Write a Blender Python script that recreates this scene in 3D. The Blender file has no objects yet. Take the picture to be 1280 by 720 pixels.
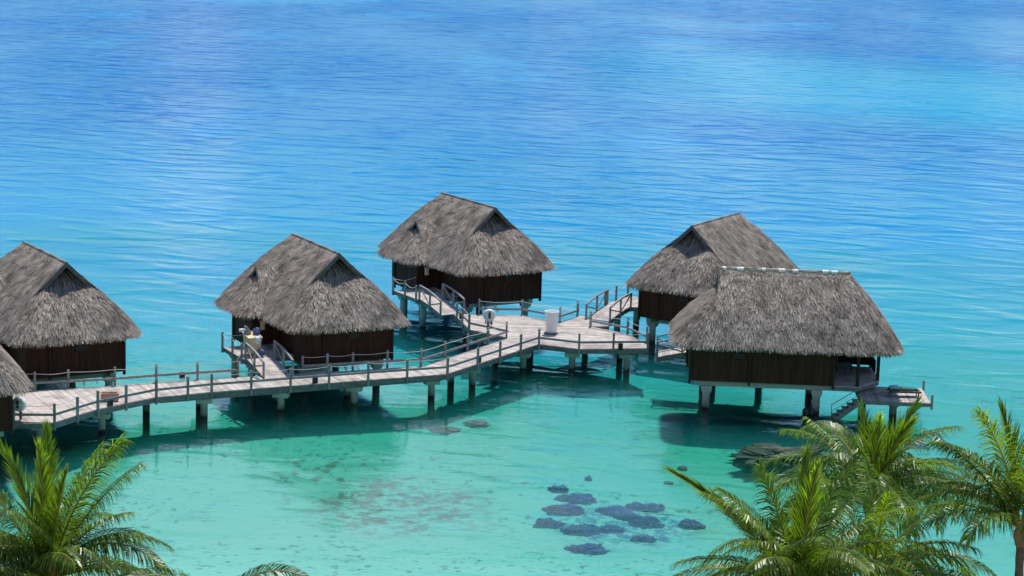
import bpy, bmesh, math, random
from mathutils import Vector, Matrix
R = math.radians
random.seed(7)
scene = bpy.context.scene
col = scene.collection

# ------------------------------------------------------------------ camera
CAM_H, PITCH, ROLL, F_PX = 32.094, 10.4396, 0.03076, 2744.06
cam_d = bpy.data.cameras.new("camera")
cam_d.sensor_fit = 'HORIZONTAL'
cam_d.sensor_width = 36.0
cam_d.lens = 36.0 * F_PX / 1280.0
cam_d.clip_start = 0.5
cam_d.clip_end = 30000
cam = bpy.data.objects.new("camera", cam_d)
col.objects.link(cam)
cam.matrix_world = (Matrix.Translation((0, 0, CAM_H)) @ Matrix.Rotation(R(90 - PITCH), 4, 'X')
                    @ Matrix.Rotation(ROLL, 4, 'Z'))
scene.camera = cam

# ------------------------------------------------------------------ sky, sun, exposure
SUN_EL, SUN_AZ = 65.0, 12.0            # azimuth clockwise from +Y (away from the camera)
world = bpy.data.worlds.new("World")
scene.world = world
world.use_nodes = True
wn, wl = world.node_tree.nodes, world.node_tree.links
wn.clear()
w_out = wn.new('ShaderNodeOutputWorld')
w_bg = wn.new('ShaderNodeBackground')
w_bg.inputs['Strength'].default_value = 0.11
w_sky = wn.new('ShaderNodeTexSky')
w_sky.sky_type = 'NISHITA'
w_sky.sun_disc = False
w_sky.sun_elevation = R(SUN_EL)
w_sky.sun_rotation = R(SUN_AZ)
w_sky.altitude = 0
w_sky.air_density = 1.0
w_sky.dust_density = 0.15
w_sky.ozone_density = 3.0
# broken fair-weather cumulus low over the lagoon
w_tc = wn.new('ShaderNodeTexCoord')
w_sep = wn.new('ShaderNodeSeparateXYZ')
wl.new(w_tc.outputs['Generated'], w_sep.inputs[0])
def wmath(op, a, b, c=None):
    n = wn.new('ShaderNodeMath'); n.operation = op
    for i, v in enumerate((a, b) if c is None else (a, b, c)):
        if isinstance(v, (int, float)): n.inputs[i].default_value = v
        else: wl.new(v, n.inputs[i])
    return n.outputs[0]
w_cmb = wn.new('ShaderNodeCombineXYZ')
wl.new(wmath('MULTIPLY_ADD', w_sep.outputs['X'], 20.0, -1.6), w_cmb.inputs[0])
wl.new(wmath('MULTIPLY', w_sep.outputs['Z'], 9.0), w_cmb.inputs[1])
wl.new(wmath('MULTIPLY', w_sep.outputs['Y'], 4.0), w_cmb.inputs[2])
w_no = wn.new('ShaderNodeTexNoise')
w_no.inputs['Scale'].default_value = 0.8
w_no.inputs['Detail'].default_value = 5.0
w_no.inputs['Roughness'].default_value = 0.55
wl.new(w_cmb.outputs[0], w_no.inputs['Vector'])
def wrange(v, a, b, lo, hi):
    n = wn.new('ShaderNodeMapRange'); n.interpolation_type = 'SMOOTHSTEP'
    for k, x in zip(('From Min', 'From Max', 'To Min', 'To Max'), (a, b, lo, hi)): n.inputs[k].default_value = x
    wl.new(v, n.inputs[0]); return n.outputs[0]
w_high = wmath('MULTIPLY', wrange(w_sep.outputs['Z'], 0.185, 0.235, 0.0, 1.0), wrange(w_sep.outputs['Z'], 0.34, 0.44, 1.0, 0.0))   # one large cloud bank
w_high = wmath('MULTIPLY', w_high, wrange(w_sep.outputs['X'], -0.02, 0.07, 1.0, 0.25))
w_bias = wmath('ADD', wmath('MULTIPLY', w_high, 0.24), wrange(w_sep.outputs['X'], -0.02, 0.11, 0.0, 0.08))
w_rp = wn.new('ShaderNodeValToRGB')
w_rp.color_ramp.elements[0].position = 0.50
w_rp.color_ramp.elements[1].position = 0.70
wl.new(wmath('ADD', w_no.outputs['Fac'], w_bias), w_rp.inputs[0])
w_mix = wn.new('ShaderNodeMix'); w_mix.data_type = 'RGBA'
wl.new(wmath('MULTIPLY', w_rp.outputs[0], wmath('MULTIPLY_ADD', w_high, 0.28, 0.27)), w_mix.inputs['Factor'])
w_tint = wn.new('ShaderNodeMix'); w_tint.data_type = 'RGBA'; w_tint.blend_type = 'MULTIPLY'; w_tint.inputs['Factor'].default_value = 1.0
wl.new(w_sky.outputs[0], w_tint.inputs['A']); w_tint.inputs['B'].default_value = (0.27, 0.71, 1.08, 1)
wl.new(w_tint.outputs['Result'], w_mix.inputs['A'])
w_mix.inputs['B'].default_value = (11.5, 12.2, 13.0, 1)
wl.new(w_mix.outputs['Result'], w_bg.inputs['Color'])
wl.new(w_bg.outputs[0], w_out.inputs['Surface'])

sun_d = bpy.data.lights.new("sun", 'SUN')
sun_d.energy = 4.8
sun_d.angle = R(0.53)
sun_d.color = (1.0, 0.965, 0.91)
sun = bpy.data.objects.new("sun", sun_d)
col.objects.link(sun)
to_sun = Vector((math.sin(R(SUN_AZ)) * math.cos(R(SUN_EL)), math.cos(R(SUN_AZ)) * math.cos(R(SUN_EL)), math.sin(R(SUN_EL))))
sun.rotation_euler = to_sun.to_track_quat('Z', 'Y').to_euler()
sun.location = to_sun * 300

scene.view_settings.view_transform = 'Standard'
scene.view_settings.look = 'None'
scene.view_settings.exposure = 0.05
scene.view_settings.gamma = 1.0
scene.view_settings.use_curve_mapping = False
scene.cycles.max_bounces = 8
scene.cycles.transparent_max_bounces = 12
scene.cycles.sample_clamp_direct = 4.0
scene.cycles.sample_clamp_indirect = 3.0
scene.cycles.caustics_reflective = False
scene.cycles.caustics_refractive = False

# ------------------------------------------------------------------ helpers
class MB:
    """collects shapes and links them as one mesh object"""
    def __init__(self, off=(0, 0, 0)):
        self.v = []; self.f = []; self.c = []; self.off = Vector(off); self.smooth = set()
    def add(self, verts, faces, c=1.0, smooth=False):
        b = len(self.v)
        self.v += [Vector(p) - self.off for p in verts]
        for f in faces:
            if smooth: self.smooth.add(len(self.f))
            self.f.append([b + i for i in f]); self.c.append(c)
    def hexa(self, p, c=1.0):                       # p: bottom 4 ccw, top 4 ccw
        self.add(p, [(3, 2, 1, 0), (4, 5, 6, 7), (0, 1, 5, 4), (1, 2, 6, 5), (2, 3, 7, 6), (3, 0, 4, 7)], c)
    def box(self, cx, cy, cz, sx, sy, sz, rz=0.0, c=1.0):
        co, si = math.cos(rz), math.sin(rz); p = []
        for z in (-sz / 2, sz / 2):
            for x, y in ((-sx / 2, -sy / 2), (sx / 2, -sy / 2), (sx / 2, sy / 2), (-sx / 2, sy / 2)):
                p.append((cx + co * x - si * y, cy + si * x + co * y, cz + z))
        self.hexa(p, c)
    def bar(self, a, b, w, h, c=1.0):               # rectangular bar, w sideways and h upwards
        a, b = Vector(a), Vector(b); d = (b - a).normalized()
        s = d.cross(Vector((0, 0, 1)))
        s = Vector((1, 0, 0)) if s.length < 1e-4 else s.normalized()
        u = s.cross(d).normalized()
        s *= w / 2; u *= h / 2
        self.hexa([a - s - u, a + s - u, b + s - u, b - s - u, a - s + u, a + s + u, b + s + u, b - s + u], c)
    def tube(self, pts, rad, n=8, c=1.0, cap=True):
        pts = [Vector(p) for p in pts]; m = len(pts)
        if not isinstance(rad, (list, tuple)): rad = [rad] * m
        vs = []
        for i, p in enumerate(pts):
            d = (pts[min(i + 1, m - 1)] - pts[max(i - 1, 0)]).normalized()
            s = d.cross(Vector((0, 0, 1)))
            s = Vector((1, 0, 0)) if s.length < 1e-3 else s.normalized()
            u = s.cross(d)
            for k in range(n):
                a = 2 * math.pi * k / n
                vs.append(p + (s * math.cos(a) + u * math.sin(a)) * rad[i])
        fs = [(i * n + k, i * n + (k + 1) % n, (i + 1) * n + (k + 1) % n, (i + 1) * n + k) for i in range(m - 1) for k in range(n)]
        self.add(vs, fs, c, True)
        if cap:
            b = len(self.v)
            self.v += [v - self.off for v in vs[:n]] + [v - self.off for v in vs[-n:]]
            self.f.append([b + k for k in range(n)]); self.c.append(c)
            self.f.append([b + 2 * n - 1 - k for k in range(n)]); self.c.append(c)
    def lathe(self, cx, cy, prof, n=24, c=1.0):     # prof: (radius, z)
        vs = []
        for r, z in prof:
            for k in range(n):
                a = 2 * math.pi * k / n
                vs.append((cx + r * math.cos(a), cy + r * math.sin(a), z))
        fs = [(i * n + k, i * n + (k + 1) % n, (i + 1) * n + (k + 1) % n, (i + 1) * n + k) for i in range(len(prof) - 1) for k in range(n)]
        self.add(vs, fs, c, True)
    def prism(self, poly, z0, z1, c=1.0):           # ccw polygon
        n = len(poly)
        vs = [(x, y, z0) for x, y in poly] + [(x, y, z1) for x, y in poly]
        fs = [tuple(range(n - 1, -1, -1)), tuple(range(n, 2 * n))] + [(i, (i + 1) % n, n + (i + 1) % n, n + i) for i in range(n)]
        self.add(vs, fs, c)
    def build(self, name, mat, parent=None):
        me = bpy.data.meshes.new(name)
        me.from_pydata([tuple(v) for v in self.v], [], self.f)
        at = me.attributes.new("tone", 'FLOAT', 'FACE')
        at.data.foreach_set("value", self.c)
        if self.smooth:
            me.polygons.foreach_set("use_smooth", [i in self.smooth for i in range(len(self.f))])
        me.materials.append(mat)
        me.update()
        o = bpy.data.objects.new(name, me)
        col.objects.link(o)
        if parent is not None: o.parent = parent
        return o

def tag(o, label=None, cat=None, group=None, kind=None):
    if label: o["label"] = label
    if cat: o["category"] = cat
    if group: o["group"] = group
    if kind: o["kind"] = kind
    return o
def empty(name, loc, rz=0.0):
    o = bpy.data.objects.new(name, None)
    o.empty_display_size = 0.3
    o.location = loc; o.rotation_euler = (0, 0, rz)
    col.objects.link(o)
    return o
def children_of(o): return [x for x in list(col.objects) if x.parent is o]
def copy_tree(o, parent=None):
    c = o.copy(); col.objects.link(c); c.parent = parent
    for ch in children_of(o): copy_tree(ch, c)
    return c
def clip(poly, n, d):                                # keep n.p <= d
    out = []
    for i, p in enumerate(poly):
        q = poly[(i + 1) % len(poly)]
        a = n[0] * p[0] + n[1] * p[1] - d; b = n[0] * q[0] + n[1] * q[1] - d
        if a <= 0: out.append(p)
        if (a < 0 < b) or (b < 0 < a):
            t = a / (a - b); out.append((p[0] + (q[0] - p[0]) * t, p[1] + (q[1] - p[1]) * t))
    return out
def planks(mb, poly, ang, z0, z1, w=0.145, gap=0.014, rnd=random):
    """deck boards filling a convex ccw polygon; ang = direction the boards run"""
    n = (-math.sin(ang), math.cos(ang)); s = [n[0] * x + n[1] * y for x, y in poly]
    k = math.floor(min(s) / w)
    while k * w < max(s):
        q = clip(clip(poly, n, (k + 1) * w - gap), (-n[0], -n[1]), -k * w)
        if len(q) >= 3:
            mb.prism(q, z0, z1 + rnd.uniform(-0.004, 0.004), rnd.uniform(0.76, 1.12) * (0.72 if rnd.random() < 0.08 else 1))
        k += 1

# ------------------------------------------------------------------ materials
def new_mat(name):
    m = bpy.data.materials.new(name); m.use_nodes = True
    nt = m.node_tree
    for n in list(nt.nodes): nt.nodes.remove(n)
    return m, nt.nodes, nt.links
def surf(name, base, rough=0.8, var=0.25, scale=(6, 6, 6), bump=0.0, bscale=20.0, tone=True, spec=0.3, dark=None, dpos=(0.5, 0.7), dscale=1.5, trans=0.0):
    """diffuse-like surface: base colour x per-piece tone x stretched noise, with optional patches of a second colour"""
    m, N, L = new_mat(name)
    out = N.new('ShaderNodeOutputMaterial'); b = N.new('ShaderNodeBsdfPrincipled')
    b.inputs['Roughness'].default_value = rough
    b.inputs['Specular IOR Level'].default_value = spec
    tc = N.new('ShaderNodeTexCoord'); mp = N.new('ShaderNodeMapping')
    mp.inputs['Scale'].default_value = scale
    L.new(tc.outputs['Object'], mp.inputs[0])
    no = N.new('ShaderNodeTexNoise'); no.inputs['Scale'].default_value = 1.0; no.inputs['Detail'].default_value = 4.0
    L.new(mp.outputs[0], no.inputs['Vector'])
    mr = N.new('ShaderNodeMapRange'); mr.inputs['From Min'].default_value = 0.3; mr.inputs['From Max'].default_value = 0.7
    mr.inputs['To Min'].default_value = 1 - var; mr.inputs['To Max'].default_value = 1 + var
    L.new(no.outputs['Fac'], mr.inputs[0])
    fac = mr.outputs[0]
    if tone:
        at = N.new('ShaderNodeAttribute'); at.attribute_name = "tone"
        mu = N.new('ShaderNodeMath'); mu.operation = 'MULTIPLY'
        L.new(fac, mu.inputs[0]); L.new(at.outputs['Fac'], mu.inputs[1]); fac = mu.outputs[0]
    col_out = None
    if dark:
        n2 = N.new('ShaderNodeTexNoise'); n2.inputs['Scale'].default_value = dscale; n2.inputs['Detail'].default_value = 5
        L.new(tc.outputs['Object'], n2.inputs['Vector'])
        rp = N.new('ShaderNodeValToRGB')
        rp.color_ramp.elements[0].position, rp.color_ramp.elements[1].position = dpos
        rp.color_ramp.elements[0].color = (*base, 1); rp.color_ramp.elements[1].color = (*dark, 1)
        L.new(n2.outputs['Fac'], rp.inputs[0]); col_out = rp.outputs[0]
    vm = N.new('ShaderNodeVectorMath'); vm.operation = 'SCALE'
    if col_out: L.new(col_out, vm.inputs[0])
    else: vm.inputs[0].default_value = base
    L.new(fac, vm.inputs['Scale'])
    L.new(vm.outputs[0], b.inputs['Base Color'])
    if bump:
        n3 = N.new('ShaderNodeTexNoise'); n3.inputs['Scale'].default_value = bscale; n3.inputs['Detail'].default_value = 4
        L.new(tc.outputs['Object'], n3.inputs['Vector'])
        bp = N.new('ShaderNodeBump'); bp.inputs['Strength'].default_value = 0.8; bp.inputs['Distance'].default_value = bump
        L.new(n3.outputs['Fac'], bp.inputs['Height']); L.new(bp.outputs[0], b.inputs['Normal'])
    if trans:
        tr = N.new('ShaderNodeBsdfTranslucent'); mx = N.new('ShaderNodeMixShader'); mx.inputs[0].default_value = trans
        v2 = N.new('ShaderNodeVectorMath'); v2.operation = 'MULTIPLY'; v2.inputs[1].default_value = (1.55, 1.5, 0.45)
        L.new(vm.outputs[0], v2.inputs[0]); L.new(v2.outputs[0], tr.inputs['Color'])
        L.new(b.outputs[0], mx.inputs[1]); L.new(tr.outputs[0], mx.inputs[2]); L.new(mx.outputs[0], out.inputs[0])
    else:
        L.new(b.outputs[0], out.inputs[0])
    return m

M = {}
M['thatch'] = surf('thatch', (0.34, 0.285, 0.235), 0.85, 0.28, (1.1, 1.1, 1.1), dark=(0.19, 0.158, 0.130), dpos=(0.48, 0.68), dscale=0.9, spec=0.25)
M['thatch_base'] = surf('thatch_base', (0.10, 0.088, 0.078), 0.95, 0.3, (9, 9, 9), tone=False, spec=0.1)
M['wall'] = surf('dark_timber_wall', (0.060, 0.027, 0.018), 0.75, 0.35, (9, 9, 0.7), spec=0.12)
M['trim'] = surf('dark_timber_trim', (0.046, 0.027, 0.019), 0.7, 0.25, (6, 6, 1), spec=0.12)
M['board'] = surf('grey_gable_board', (0.105, 0.10, 0.098), 0.75, 0.25, (3, 3, 3))
M['deck'] = surf('weathered_deck', (0.52, 0.455, 0.405), 0.85, 0.16, (2.0, 2.0, 2.0), dark=(0.31, 0.27, 0.24), dpos=(0.50, 0.72), dscale=0.9, spec=0.2)
M['rail'] = surf('weathered_rail', (0.27, 0.258, 0.25), 0.8, 0.25, (4, 4, 2), spec=0.25)
M['fascia'] = surf('weathered_fascia', (0.185, 0.185, 0.18), 0.8, 0.3, (3, 3, 8), dark=(0.20, 0.135, 0.11), dpos=(0.56, 0.70), dscale=0.9)
M['rope'] = surf('pale_rope', (0.62, 0.60, 0.56), 0.9, 0.1, tone=False)
M['white'] = surf('white_plastic', (0.80, 0.80, 0.79), 0.45, 0.05, (2, 2, 2), dark=(0.66, 0.65, 0.62), dpos=(0.55, 0.85), dscale=2.0)
M['lampgrey'] = surf('grey_base', (0.16, 0.16, 0.17), 0.6, 0.1)
M['terracotta'] = surf('terracotta', (0.58, 0.33, 0.25), 0.85, 0.15, (3, 3, 3))
M['soil'] = surf('soil', (0.20, 0.10, 0.055), 0.95, 0.4, (9, 9, 9), bump=0.03)
M['black'] = surf('black_fitting', (0.022, 0.022, 0.022), 0.5, 0.2)
M['rubber'] = surf('black_rubber', (0.018, 0.018, 0.018), 0.6, 0.2, bump=0.02)
M['green_cloth'] = surf('green_cloth', (0.030, 0.115, 0.085), 0.9, 0.2, (8, 8, 8))
M['towel'] = surf('pale_blue_towel', (0.34, 0.55, 0.60), 0.95, 0.15, (9, 9, 9))
M['brown_frame'] = surf('dark_brown_frame', (0.075, 0.055, 0.05), 0.6, 0.2)
M['canvas'] = surf('cream_canvas', (0.66, 0.52, 0.31), 0.9, 0.15, (5, 5, 5))
M['sheet'] = surf('white_sheet', (0.74, 0.75, 0.80), 0.9, 0.1, (6, 6, 6))
M['blue_cloth'] = surf('blue_cloth', (0.10, 0.13, 0.27), 0.9, 0.2, (6, 6, 6))
M['red'] = surf('dark_red_panel', (0.16, 0.028, 0.025), 0.7, 0.2)
M['cream_lantern'] = surf('cream_lantern', (0.60, 0.52, 0.36), 0.7, 0.1)
M['flash'] = surf('white_ridge_sheet', (0.78, 0.72, 0.64), 0.7, 0.15, (4, 4, 4), dark=(0.55, 0.48, 0.40), dpos=(0.55, 0.7), dscale=3.0)
M['leaf'] = surf('palm_leaflets', (0.120, 0.200, 0.018), 0.36, 0.30, (0.9, 0.9, 0.9), spec=0.55, trans=0.5)
M['rachis'] = surf('palm_rachis', (0.30, 0.24, 0.055), 0.5, 0.25, (3, 3, 3))
M['dry'] = surf('dry_frond', (0.30, 0.22, 0.13), 0.8, 0.3, (3, 3, 3))
M['bark'] = surf('palm_bark', (0.15, 0.125, 0.10), 0.9, 0.35, (3, 3, 16), bump=0.05, bscale=9)
M['coral'] = surf('coral_head', (0.012, 0.020, 0.085), 0.95, 0.6, (2.2, 2.2, 2.2), bump=0.15, bscale=5, tone=False, dark=(0.11, 0.095, 0.10), dpos=(0.52, 0.74), dscale=4.5)  # blue of reflected sky and water scatter painted into the coral colour
M['rock'] = surf('reef_rock', (0.105, 0.088, 0.062), 0.95, 0.45, (1.6, 1.6, 1.6), bump=0.12, bscale=4, tone=False, dark=(0.075, 0.065, 0.045), dpos=(0.45, 0.65), dscale=1.6)

def concrete_mat():
    m, N, L = new_mat('pile_concrete')
    out = N.new('ShaderNodeOutputMaterial'); b = N.new('ShaderNodeBsdfPrincipled'); b.inputs['Roughness'].default_value = 0.9
    b.inputs['Specular IOR Level'].default_value = 0.2
    g = N.new('ShaderNodeNewGeometry'); sp = N.new('ShaderNodeSeparateXYZ'); L.new(g.outputs['Position'], sp.inputs[0])
    no = N.new('ShaderNodeTexNoise'); no.inputs['Scale'].default_value = 2.5; no.inputs['Detail'].default_value = 5
    L.new(g.outputs['Position'], no.inputs['Vector'])
    ad = N.new('ShaderNodeMath'); ad.operation = 'MULTIPLY_ADD'; ad.inputs[1].default_value = 0.7
    L.new(no.outputs['Fac'], ad.inputs[0]); L.new(sp.outputs['Z'], ad.inputs[2])
    rp = N.new('ShaderNodeValToRGB'); e = rp.color_ramp.elements
    mr = N.new('ShaderNodeMapRange'); mr.inputs['From Min'].default_value = 0.0; mr.inputs['From Max'].default_value = 2.4
    L.new(ad.outputs[0], mr.inputs[0]); L.new(mr.outputs[0], rp.inputs[0])
    e[0].position = 0.15; e[0].color = (0.022, 0.024, 0.020, 1)      # weed and wet line on the piles
    e[1].position = 0.24; e[1].color = (0.20, 0.205, 0.18, 1)
    e.new(0.55).color = (0.40, 0.43, 0.38, 1)
    L.new(rp.outputs[0], b.inputs['Base Color']); L.new(b.outputs[0], out.inputs[0])
    return m
M['concrete'] = concrete_mat()

# ------------------------------------------------------------------ lagoon: water sheet over a real sea bed
def grid_mesh(name, xs, ys, zf, mat, smooth=True):
    vs = [(x, y, zf(x, y)) for y in ys for x in xs]; nx = len(xs)
    fs = [(j * nx + i, j * nx + i + 1, (j + 1) * nx + i + 1, (j + 1) * nx + i) for j in range(len(ys) - 1) for i in range(nx - 1)]
    me = bpy.data.meshes.new(name); me.from_pydata(vs, [], fs)
    me.polygons.foreach_set("use_smooth", [smooth] * len(fs)); me.materials.append(mat); me.update()
    o = bpy.data.objects.new(name, me); col.objects.link(o)
    return o

def water_mat(vcol, vden):
    m, N, L = new_mat('lagoon_water')
    out = N.new('ShaderNodeOutputMaterial')
    tc = N.new('ShaderNodeTexCoord')
    def noise(scale, detail, rough=0.5, rot=0.0, dist=0.0):
        m0 = N.new('ShaderNodeMapping'); m0.inputs['Rotation'].default_value = (0, 0, R(rot)); L.new(tc.outputs['Object'], m0.inputs[0])
        mp = N.new('ShaderNodeMapping'); mp.inputs['Scale'].default_value = scale
        L.new(m0.outputs[0], mp.inputs[0])
        n = N.new('ShaderNodeTexNoise'); n.inputs['Scale'].default_value = 1; n.inputs['Detail'].default_value = detail
        n.inputs['Roughness'].default_value = rough; n.inputs['Distortion'].default_value = dist
        L.new(mp.outputs[0], n.inputs['Vector']); return n.outputs['Fac']
    def mth(op, a, b):
        n = N.new('ShaderNodeMath'); n.operation = op
        for i, v in enumerate((a, b)):
            if isinstance(v, (int, float)): n.inputs[i].default_value = v
            else: L.new(v, n.inputs[i])
        return n.outputs[0]
    roll = noise((0.022, 0.060, 1), 2, 0.5, 18, 0.6)
    swell = noise((0.15, 0.29, 1), 1, 0.5, 14, 0.7)
    chop = noise((0.60, 1.15, 1), 3, 0.55, 8, 0.5)
    fine = noise((2.6, 5.5, 1), 2, 0.5, 4)
    patch = noise((0.020, 0.007, 1), 2)                 # calmer and rougher patches
    pr = N.new('ShaderNodeMapRange'); pr.inputs['From Min'].default_value = 0.35; pr.inputs['From Max'].default_value = 0.65
    pr.inputs['To Min'].default_value = 0.35; pr.inputs['To Max'].default_value = 1.3
    L.new(patch, pr.inputs[0])
    sp = N.new('ShaderNodeSeparateXYZ'); L.new(tc.outputs['Object'], sp.inputs[0])
    far = N.new('ShaderNodeMapRange'); far.inputs['From Min'].default_value = 135; far.inputs['From Max'].default_value = 235
    far.inputs['To Min'].default_value = 0.12; far.inputs['To Max'].default_value = 1.0
    L.new(sp.outputs['Y'], far.inputs[0])
    near_c = N.new('ShaderNodeMapRange'); near_c.inputs['From Min'].default_value = 150; near_c.inputs['From Max'].default_value = 300
    near_c.inputs['To Min'].default_value = 0.26; near_c.inputs['To Max'].default_value = 0.08
    L.new(sp.outputs['Y'], near_c.inputs[0])
    swell = mth('POWER', swell, 1.6)
    h = mth('ADD', mth('MULTIPLY', roll, 1.3), mth('ADD', mth('MULTIPLY', swell, 1.45), mth('ADD', mth('MULTIPLY', chop, near_c.outputs[0]), mth('MULTIPLY', fine, 0.085))))
    h = mth('MULTIPLY', mth('MULTIPLY', h, pr.outputs[0]), far.outputs[0])
    bp = N.new('ShaderNodeBump'); bp.inputs['Strength'].default_value = 1.0; bp.inputs['Distance'].default_value = 1.0
    L.new(h, bp.inputs['Height'])
    fr = N.new('ShaderNodeFresnel'); fr.inputs['IOR'].default_value = 1.333; L.new(bp.outputs[0], fr.inputs['Normal'])
    tr = N.new('ShaderNodeBsdfTransparent'); tr.inputs['Color'].default_value = (0.70, 0.95, 0.955, 1)
    gl = N.new('ShaderNodeBsdfGlossy'); gl.inputs['Roughness'].default_value = 0.03; L.new(bp.outputs[0], gl.inputs['Normal'])
    gl.inputs['Color'].default_value = (1, 1, 1, 1)
    mx = N.new('ShaderNodeMixShader'); # only the level top face is a water surface; the sides and floor of the body of water are clear
    ge = N.new('ShaderNodeNewGeometry'); gs = N.new('ShaderNodeSeparateXYZ'); L.new(ge.outputs['True Normal'], gs.inputs[0])
    top = mth('GREATER_THAN', mth('ABSOLUTE', gs.outputs['Z'], 0), 0.5)
    top = mth('MULTIPLY', top, mth('GREATER_THAN', sp.outputs['Z'], -3.0))
    tm = N.new('ShaderNodeMix'); tm.data_type = 'RGBA'; L.new(top, tm.inputs['Factor'])
    tm.inputs['A'].default_value = (1, 1, 1, 1); tm.inputs['B'].default_value = (0.70, 0.95, 0.955, 1); L.new(tm.outputs['Result'], tr.inputs['Color'])
    L.new(mth('MULTIPLY', mth('MULTIPLY', fr.outputs[0], 0.88), top), mx.inputs[0]); L.new(tr.outputs[0], mx.inputs[1]); L.new(gl.outputs[0], mx.inputs[2])
    L.new(mx.outputs[0], out.inputs[0])
    vs = N.new('ShaderNodeVolumeScatter'); vs.inputs['Color'].default_value = (*vcol, 1); vs.inputs['Density'].default_value = vden
    if vden > 0: L.new(vs.outputs[0], out.inputs['Volume'])
    return m

def bed_mat():
    m, N, L = new_mat('lagoon_bed')
    out = N.new('ShaderNodeOutputMaterial'); b = N.new('ShaderNodeBsdfDiffuse')
    tc = N.new('ShaderNodeTexCoord'); sp = N.new('ShaderNodeSeparateXYZ'); L.new(tc.outputs['Object'], sp.inputs[0])
    def noise(scale, detail, rough=0.5, dist=0.0):
        mp = N.new('ShaderNodeMapping'); mp.inputs['Scale'].default_value = scale; L.new(tc.outputs['Object'], mp.inputs[0])
        n = N.new('ShaderNodeTexNoise'); n.inputs['Scale'].default_value = 1; n.inputs['Detail'].default_value = detail
        n.inputs['Roughness'].default_value = rough; n.inputs['Distortion'].default_value = dist
        L.new(mp.outputs[0], n.inputs['Vector']); return n.outputs['Fac']
    def mth(op, a, b_, c=None):
        n = N.new('ShaderNodeMath'); n.operation = op
        for i, v in enumerate((a, b_, c)):
            if v is None: continue
            if isinstance(v, (int, float)): n.inputs[i].default_value = v
            else: L.new(v, n.inputs[i])
        return n.outputs[0]
    def mix(f, a, c):
        n = N.new('ShaderNodeMix'); n.data_type = 'RGBA'
        L.new(f, n.inputs['Factor'])
        for k, v in (('A', a), ('B', c)):
            if isinstance(v, tuple): n.inputs[k].default_value = (*v, 1)
            else: L.new(v, n.inputs[k])
        return n.outputs['Result']
    def rng(v, a, c, lo=0.0, hi=1.0):
        n = N.new('ShaderNodeMapRange'); n.interpolation_type = 'SMOOTHSTEP'
        n.inputs['From Min'].default_value = a; n.inputs['From Max'].default_value = c
        n.inputs['To Min'].default_value = lo; n.inputs['To Max'].default_value = hi
        L.new(v, n.inputs[0]); return n.outputs[0]
    big = noise((0.012, 0.012, 1), 3)
    yy = mth('MULTIPLY_ADD', mth('SUBTRACT', big, 0.5), 70.0, sp.outputs['Y'])
    rp = N.new('ShaderNodeValToRGB'); e = rp.color_ramp.elements
    L.new(rng(yy, 0, 0) if False else mth('DIVIDE', mth('SUBTRACT', yy, 80.0), 620.0), rp.inputs[0])
    # light scattered in the water, put into bed colour: pale turquoise sand flat -> cyan channel -> azure deep lagoon
    e[0].position = 0.0; e[0].color = (0.27, 0.52, 0.42, 1)
    e[1].position = 0.048; e[1].color = (0.12, 0.45, 0.31, 1)
    for p, c in ((0.075, (0.045, 0.385, 0.235)), (0.10, (0.030, 0.38, 0.32)), (0.13, (0.007, 0.35, 0.48)), (0.18, (0.003, 0.28, 0.54)), (0.26, (0.003, 0.24, 0.54)), (0.38, (0.003, 0.155, 0.50)), (0.62, (0.004, 0.13, 0.47))):
        e.new(p).color = (*c, 1)
    c = rp.outputs[0]
    # shallow pale bar far right
    bar = mth('MULTIPLY', rng(mth('MULTIPLY_ADD', sp.outputs['X'], 0.55, sp.outputs['Y']), 330, 400), rng(mth('MULTIPLY_ADD', sp.outputs['X'], 0.55, sp.outputs['Y']), 560, 450))
    bar = mth('MULTIPLY', bar, rng(sp.outputs['X'], -10, 60))
    c = mix(mth('MULTIPLY', bar, 0.55), c, (0.03, 0.45, 0.66))
    # deeper blue pools near the houses
    pool = rng(noise((0.035, 0.02, 1), 2), 0.56, 0.68)
    c = mix(mth('MULTIPLY', pool, mth('MULTIPLY', rng(sp.outputs['Y'], 150, 190), 0.45)), c, (0.006, 0.26, 0.66))
    # weed and rubble on the sand
    near = rng(sp.outputs['Y'], 180, 135)
    spk = rng(noise((1.9, 1.5, 1), 3, 0.68), 0.575, 0.645)
    spm = rng(noise((0.10, 0.13, 1), 2), 0.40, 0.62, 0.25, 1.0)
    c = mix(mth('MULTIPLY', mth('MULTIPLY', spk, near), mth('MULTIPLY', spm, 0.78)), c, (0.030, 0.10, 0.11))
    spk2 = rng(noise((0.20, 0.30, 1), 4, 0.65, 0.6), 0.57, 0.72)
    c = mix(mth('MULTIPLY', mth('MULTIPLY', spk2, near), 0.58), c, (0.035, 0.24, 0.19))
    for X_, Y_, RX, RY in ((-10.5, 119.5, 4.0, 6.5),):
        dx = mth('DIVIDE', mth('SUBTRACT', sp.outputs['X'], X_), RX); dy = mth('DIVIDE', mth('SUBTRACT', sp.outputs['Y'], Y_), RY)
        rr = mth('ADD', mth('MULTIPLY', dx, dx), mth('MULTIPLY', dy, dy))
        al = mth('MULTIPLY', rng(mth('MULTIPLY_ADD', noise((0.4, 0.35, 1), 4), 1.6, rr), 1.9, 1.0), rng(noise((0.9, 0.55, 1), 5, 0.72), 0.50, 0.60))
        c = mix(mth('MULTIPLY', al, 0.8), c, (0.045, 0.085, 0.035))
    # rubble flat in front of the second bungalow
    dx = mth('DIVIDE', mth('SUBTRACT', sp.outputs['X'], -5.6), 5.6); dy = mth('DIVIDE', mth('SUBTRACT', sp.outputs['Y'], 115.0), 7.0)
    rr = mth('ADD', mth('MULTIPLY', dx, dx), mth('MULTIPLY', dy, dy))
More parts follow.
